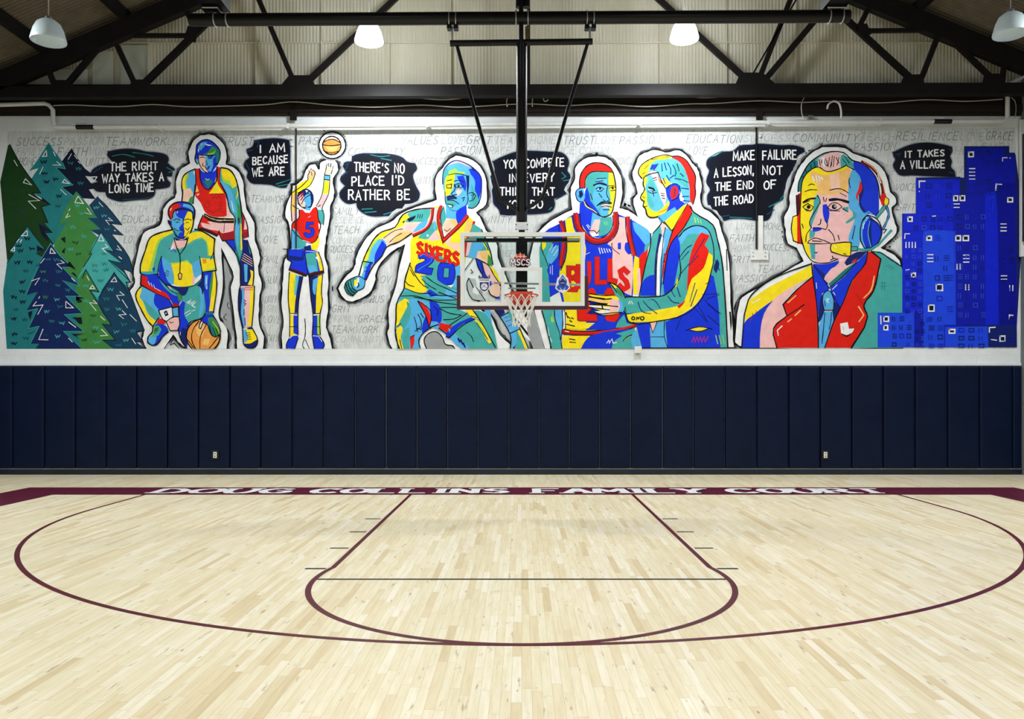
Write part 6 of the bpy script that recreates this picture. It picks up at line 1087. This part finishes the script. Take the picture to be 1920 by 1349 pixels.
def blocks(x0, y0, x1, y1, sx, sy, c1, c2, skip):
    y = y0
    while y < y1:
        x = x0
        while x < x1:
            k = rr.random(); c = c1 if rr.random() < .7 else c2
            if k > skip:
                if k < skip + .35*(1-skip): sq(c, x, y, sx*.5, sy*.42, .9)
                elif k < skip + .7*(1-skip):
                    for i in range(3): A.L(c, f'{x} {y+i*sy*.22} {x+sx*.6} {y+i*sy*.22}', .8)
                else:
                    for i in range(2): A.L(c, f'{x+i*sx*.3} {y} {x+i*sx*.3} {y+sy*.5}', .9)
            x += sx
        y += sy
blocks(1130, 200, 1370, 640, 90, 105, 'NV', 'CB1', .2); blocks(560, 560, 840, 860, 110, 105, 'NV', 'CB4', .25); blocks(420, 925, 840, 1060, 95, 95, 'NV', 'CB5', .1)
blocks(660, 1130, 840, 1600, 95, 110, 'CB3', 'NV', .25); blocks(570, 1450, 860, 2100, 110, 115, 'CB3', 'NV', .55); blocks(910, 900, 1190, 1100, 85, 105, 'CB5', 'NV', .1); blocks(910, 1240, 1190, 2080, 85, 105, 'CB5', 'NV', .3)
blocks(335, 1270, 520, 1960, 70, 75, 'CB5', 'NV', .15); blocks(190, 2020, 400, 2330, 80, 95, 'NV', 'CB3', .1); blocks(590, 2020, 740, 2330, 100, 100, 'NV', 'CB3', .1); blocks(920, 2150, 1220, 2330, 110, 85, 'NV', 'CB3', .15); blocks(1390, 1260, 1530, 2080, 85, 110, 'NV', 'CB3', .3); blocks(445, 2000, 520, 2330, 60, 80, 'CB5', 'NV', .2); blocks(1390, 2150, 1540, 2330, 85, 95, 'CB3', 'CB3', .3)
A.L('CB4', '1250 730 1300 700 1290 860 1250 830', .8)
A.done()

# ---------------------------------------------------------------- mural: speech blobs with lettering
def blob(tile, outline, patches, lines, label, split=None):
    b = Paint('painted_speech_bubble', mural, label)
    b.tile(*tile); b.L('GY', outline + ' ' + ' '.join(outline.split()[:2]), 3.5, 1); b.P('DN', outline, smooth=1); b.P('BK', shrink(outline, .93), smooth=1)
    for c, q in patches: b.L(c, q, 1.6, 1)
    b.done()
    for k in ((0, 1) if split else (0,)):
        t = Paint('lettering', b.obj, None, sub=1); t.tile(*tile); t.z = b.z + .0004
        for (s, x0, y0, x1, y1, h) in lines:
            if not split or (x0 > split) == bool(k): t.text(s, 'W', x0, y0, x1, y1, h=h, w=2.5)
        t.done()
blob((160, 270), '240 80 330 60 440 50 560 60 640 80 760 90 860 120 880 160 870 200 900 230 940 260 950 300 920 340 860 345 870 380 900 410 890 450 830 470 740 480 730 540 680 580 600 590 480 600 370 610 290 590 230 560 210 510 120 500 80 460 60 420 130 400 80 360 60 300 100 250 200 210 290 195 250 150 230 120', (('TD', '280 130 400 110 520 140'), ('TD', '500 90 640 110 720 130'), ('TD', '860 250 930 290 880 300'), ('TN', '90 300 180 240'), ('TN', '400 590 560 580'), ('TN', '560 585 700 560')),
     (('THE RIGHT', 265, 200, 760, 185, 85), ('WAY TAKES A', 180, 320, 825, 300, 85), ('LONG TIME', 255, 430, 720, 415, 85)), 'painted black blob lettered THE RIGHT WAY TAKES A LONG TIME')
blob((450, 230), '150 190 250 172 400 165 520 185 532 300 530 450 535 560 538 680 430 690 330 660 220 650 120 640 70 580 80 520 40 470 50 410 100 370 70 310 70 280 130 250', (('TN', '150 210 200 200 180 260'), ('TN', '80 300 130 290'), ('TN', '60 420 100 500'), ('TD', '380 650 470 620 530 600'), ('TD', '400 670 520 650')),
     (('I AM', 205, 240, 470, 225, 82), ('BECAUSE', 135, 365, 505, 345, 78), ('WE ARE', 130, 480, 470, 465, 85)), 'painted black blob lettered I AM BECAUSE WE ARE')
blob((620, 260), '230 190 300 160 450 155 650 165 760 200 810 245 890 260 912 320 870 380 880 450 910 520 940 580 920 650 870 680 840 720 760 770 700 800 560 820 420 820 330 780 280 730 270 680 180 690 110 640 90 580 150 500 100 440 110 400 160 350 125 290 150 250 220 240', (('TN', '150 280 190 260 160 320'), ('TN', '110 400 180 350'), ('TD', '420 170 520 190 620 180'), ('TD', '530 210 640 230'), ('TD', '330 745 440 740'), ('TD', '360 780 480 770'), ('TD', '560 800 700 760')),
     (("THERE'S NO", 250, 255, 775, 270, 92), ("PLACE I'D", 225, 400, 770, 395, 95), ('RATHER BE', 190, 545, 835, 545, 100)), "painted black blob lettered THERE'S NO PLACE I'D RATHER BE")
blob((860, 230, 6.423), '410 470 480 430 600 380 720 345 880 340 1080 350 1240 360 1310 420 1330 490 1310 580 1350 640 1340 720 1280 780 1300 860 1220 900 1150 920 1160 1000 1120 1070 1000 1100 800 1110 600 1120 500 1110 480 1050 420 980 410 900 400 820 390 760 380 650 430 600', (('TD', '1240 600 1290 650 1240 680'), ('TD', '1260 700 1340 690'), ('TN', '1170 930 1260 880'), ('TD', '1090 1050 1120 1020'), ('TN', '390 700 420 640 440 700')),
     (('YOU COMPETE', 545, 455, 1270, 425, 100), ('IN EVERY', 605, 625, 1150, 615, 95), ('THING THAT', 500, 785, 1155, 790, 90), ('YOU DO', 565, 945, 1010, 930, 95)), 'painted black blob lettered YOU COMPETE IN EVERYTHING THAT YOU DO')
blob((1310, 260), '430 75 560 65 620 55 740 60 860 70 1000 70 1110 100 1120 140 1040 190 1030 250 1010 330 960 410 930 480 900 570 890 640 800 700 770 800 730 860 640 870 480 850 340 850 250 870 180 840 150 780 100 700 90 600 120 540 80 470 90 400 110 340 80 280 100 210 180 180 250 140 360 130', (('TD', '100 210 180 160 260 130'), ('TD', '920 500 990 400 1010 330'), ('TD', '860 640 930 560'), ('TD', '740 720 880 650'), ('TN', '720 800 800 750'), ('TN', '180 830 320 810'), ('TD', '330 830 560 840')),
     (('MAKE', 365, 145, 590, 130, 90), ('FAILURE', 675, 130, 1030, 125, 92), ('A LESSON,', 165, 320, 580, 290, 88), ('NOT', 675, 290, 880, 290, 90), ('THE END', 175, 470, 575, 445, 80), ('OF', 690, 450, 815, 445, 85), ('THE ROAD', 160, 625, 575, 590, 85)), 'painted black blob lettered MAKE FAILURE A LESSON NOT THE END OF THE ROAD', 620)
blob((1640, 250, 5.864), '200 210 280 170 380 130 500 105 640 105 760 125 850 150 855 200 830 250 850 310 840 370 880 420 890 480 760 480 600 475 400 465 280 465 240 430 200 350 225 290 205 250', (('TN', '230 240 280 220 260 260'), ('TN', '820 170 850 200'), ('TN', '820 430 870 440')),
     (('IT TAKES', 330, 200, 765, 180, 68), ('A VILLAGE', 285, 310, 770, 305, 78)), 'painted black blob lettered IT TAKES A VILLAGE')

# ---------------------------------------------------------------- mural: pencilled words on the white wall
Wd = Paint('painted_words', mural, 'grey words written across the white wall behind the figures', back=1)
Wd.tile(0, 0, 1.0)
def words(c, items, h, w):
    for (s, x0, y, x1) in items: Wd.text(s, c, x0, y, x1, y, h=h, w=w, slant=.25)
words('G1', (('SUCCESS', 30, 258, 115), ('TEAMWORK', 197, 258, 311), ('TRUST', 416, 258, 473), ('PASSION', 560, 256, 640), ('VALUES', 752, 256, 820), ('GRIT', 874, 255, 920), ('TRUST', 1055, 256, 1113), ('PASSION', 1161, 255, 1236), ('EDUCATION', 1287, 253, 1389), ('COMMUNITY', 1486, 251, 1608), ('RESILIENCE', 1680, 248, 1796), ('GRACE', 1848, 248, 1898),
  ('FAITH', 107, 277, 162), ('HOME', 35, 296, 66), ('UNITY', 160, 296, 205), ('COMMUNITY', 652, 277, 756), ('PASSION', 826, 275, 900), ('LOVE', 1290, 275, 1325), ('PASSION', 1600, 268, 1678)), 15, 1.05)
words('G2', (('PASSION', 120, 258, 192), ('LOVE', 314, 258, 350), ('EDUCATION', 650, 258, 748), ('LOVE', 828, 256, 868), ('TEAM', 926, 256, 975), ('HOME', 994, 256, 1042), ('LOVE', 1116, 256, 1156), ('GRIT', 1240, 255, 1282), ('SUCCESS', 1394, 252, 1480), ('TEACH', 1612, 250, 1676), ('LOVE', 1800, 249, 1843), ('FAMILY', 31, 277, 76), ('VOICE', 166, 277, 215), ('GRIT', 312, 277, 346), ('GRACE', 906, 276, 956), ('RESILIENCE', 965, 275, 1078), ('COMMUNITY', 1085, 275, 1190), ('EDUCATION', 1200, 275, 1284), ('HOPE', 1790, 276, 1840)), 14, .9)
words('G1', (('EDUCATE', 228, 405, 300), ('LOVE', 232, 443, 262), ('SUCCESS', 770, 296, 828), ('UNITY', 780, 332, 815), ('UNITY', 908, 406, 958), ('VOICE', 1152, 296, 1188), ('LOVE', 484, 443, 520), ('PASSION', 478, 406, 534), ('TEAMWORK', 470, 367, 540), ('FAMILY', 622, 390, 672), ('TEACH', 624, 425, 672), ('SUCCESS', 616, 461, 668), ('FAMILY', 490, 480, 530), ('UNITY', 496, 555, 524), ('VALUES', 492, 518, 530), ('LOVE', 493, 593, 526), ('FAITH', 498, 628, 526), ('LOVE', 702, 518, 742), ('TRUST', 684, 555, 728), ('GRIT', 622, 573, 656), ('GRACE', 671, 592, 722), ('TEAMWORK', 620, 612, 708), ('HOME', 1430, 418, 1465), ('FAITH', 1368, 440, 1412), ('SUCCESS', 1430, 458, 1480), ('GRIT', 1370, 480, 1405), ('TEACH', 1420, 498, 1472), ('PASSION', 1374, 516, 1440), ('VOICE', 1678, 345, 1716), ('GRIT', 1682, 382, 1714), ('LOVE', 700, 555, 680)), 13, .9)
words('G2', (('TEACH', 560, 258, 600), ('HOME', 562, 277, 600), ('FAMILY', 562, 296, 615), ('FAMILY', 300, 360, 340), ('VOICE', 175, 356, 205), ('GRACE', 196, 375, 232), ('FAITH', 230, 386, 275), ('TRUST', 430, 300, 460), ('VALUES', 540, 385, 560), ('FAITH', 518, 387, 536), ('RESILIENCE', 622, 407, 680), ('COMMUNITY', 622, 445, 690), ('UNITY', 624, 500, 655), ('HOPE', 630, 478, 662), ('FAMILY', 626, 592, 668), ('COMMUNITY', 628, 630, 720), ('TEACH', 730, 440, 770), ('GRACE', 235, 425, 270), ('UNITY', 484, 425, 520), ('VOICE', 490, 500, 526), ('GRIT', 500, 573, 524), ('HOME', 1372, 460, 1410), ('UNITY', 1374, 535, 1400), ('LOVE', 1690, 420, 1716), ('RESILIENCE', 1660, 310, 1720), ('VOICE', 1640, 400, 1676), ('LOVE', 1380, 418, 1414), ('VALUES', 1782, 312, 1810), ('FAITH', 1840, 268, 1890), ('SUCCESS', 910, 440, 955), ('VOICE', 930, 470, 960), ('GRACE', 925, 500, 962), ('UNITY', 950, 600, 975), ('HOME', 1170, 340, 1192), ('TRUST', 1160, 318, 1190), ('GRIT', 1172, 372, 1196)), 12, .8)
Wd.done()
Sg = Paint('painted_signature', mural, 'black signature below the painted trees', sub=0)
Sg.tile(0, 440)
Sg.text('URQUHART.', 'K', 120, 1225, 655, 1225, h=48, w=1.4, slant=.3)
Sg.L('K', '120 1260 400 1270', .3)
Sg.done()
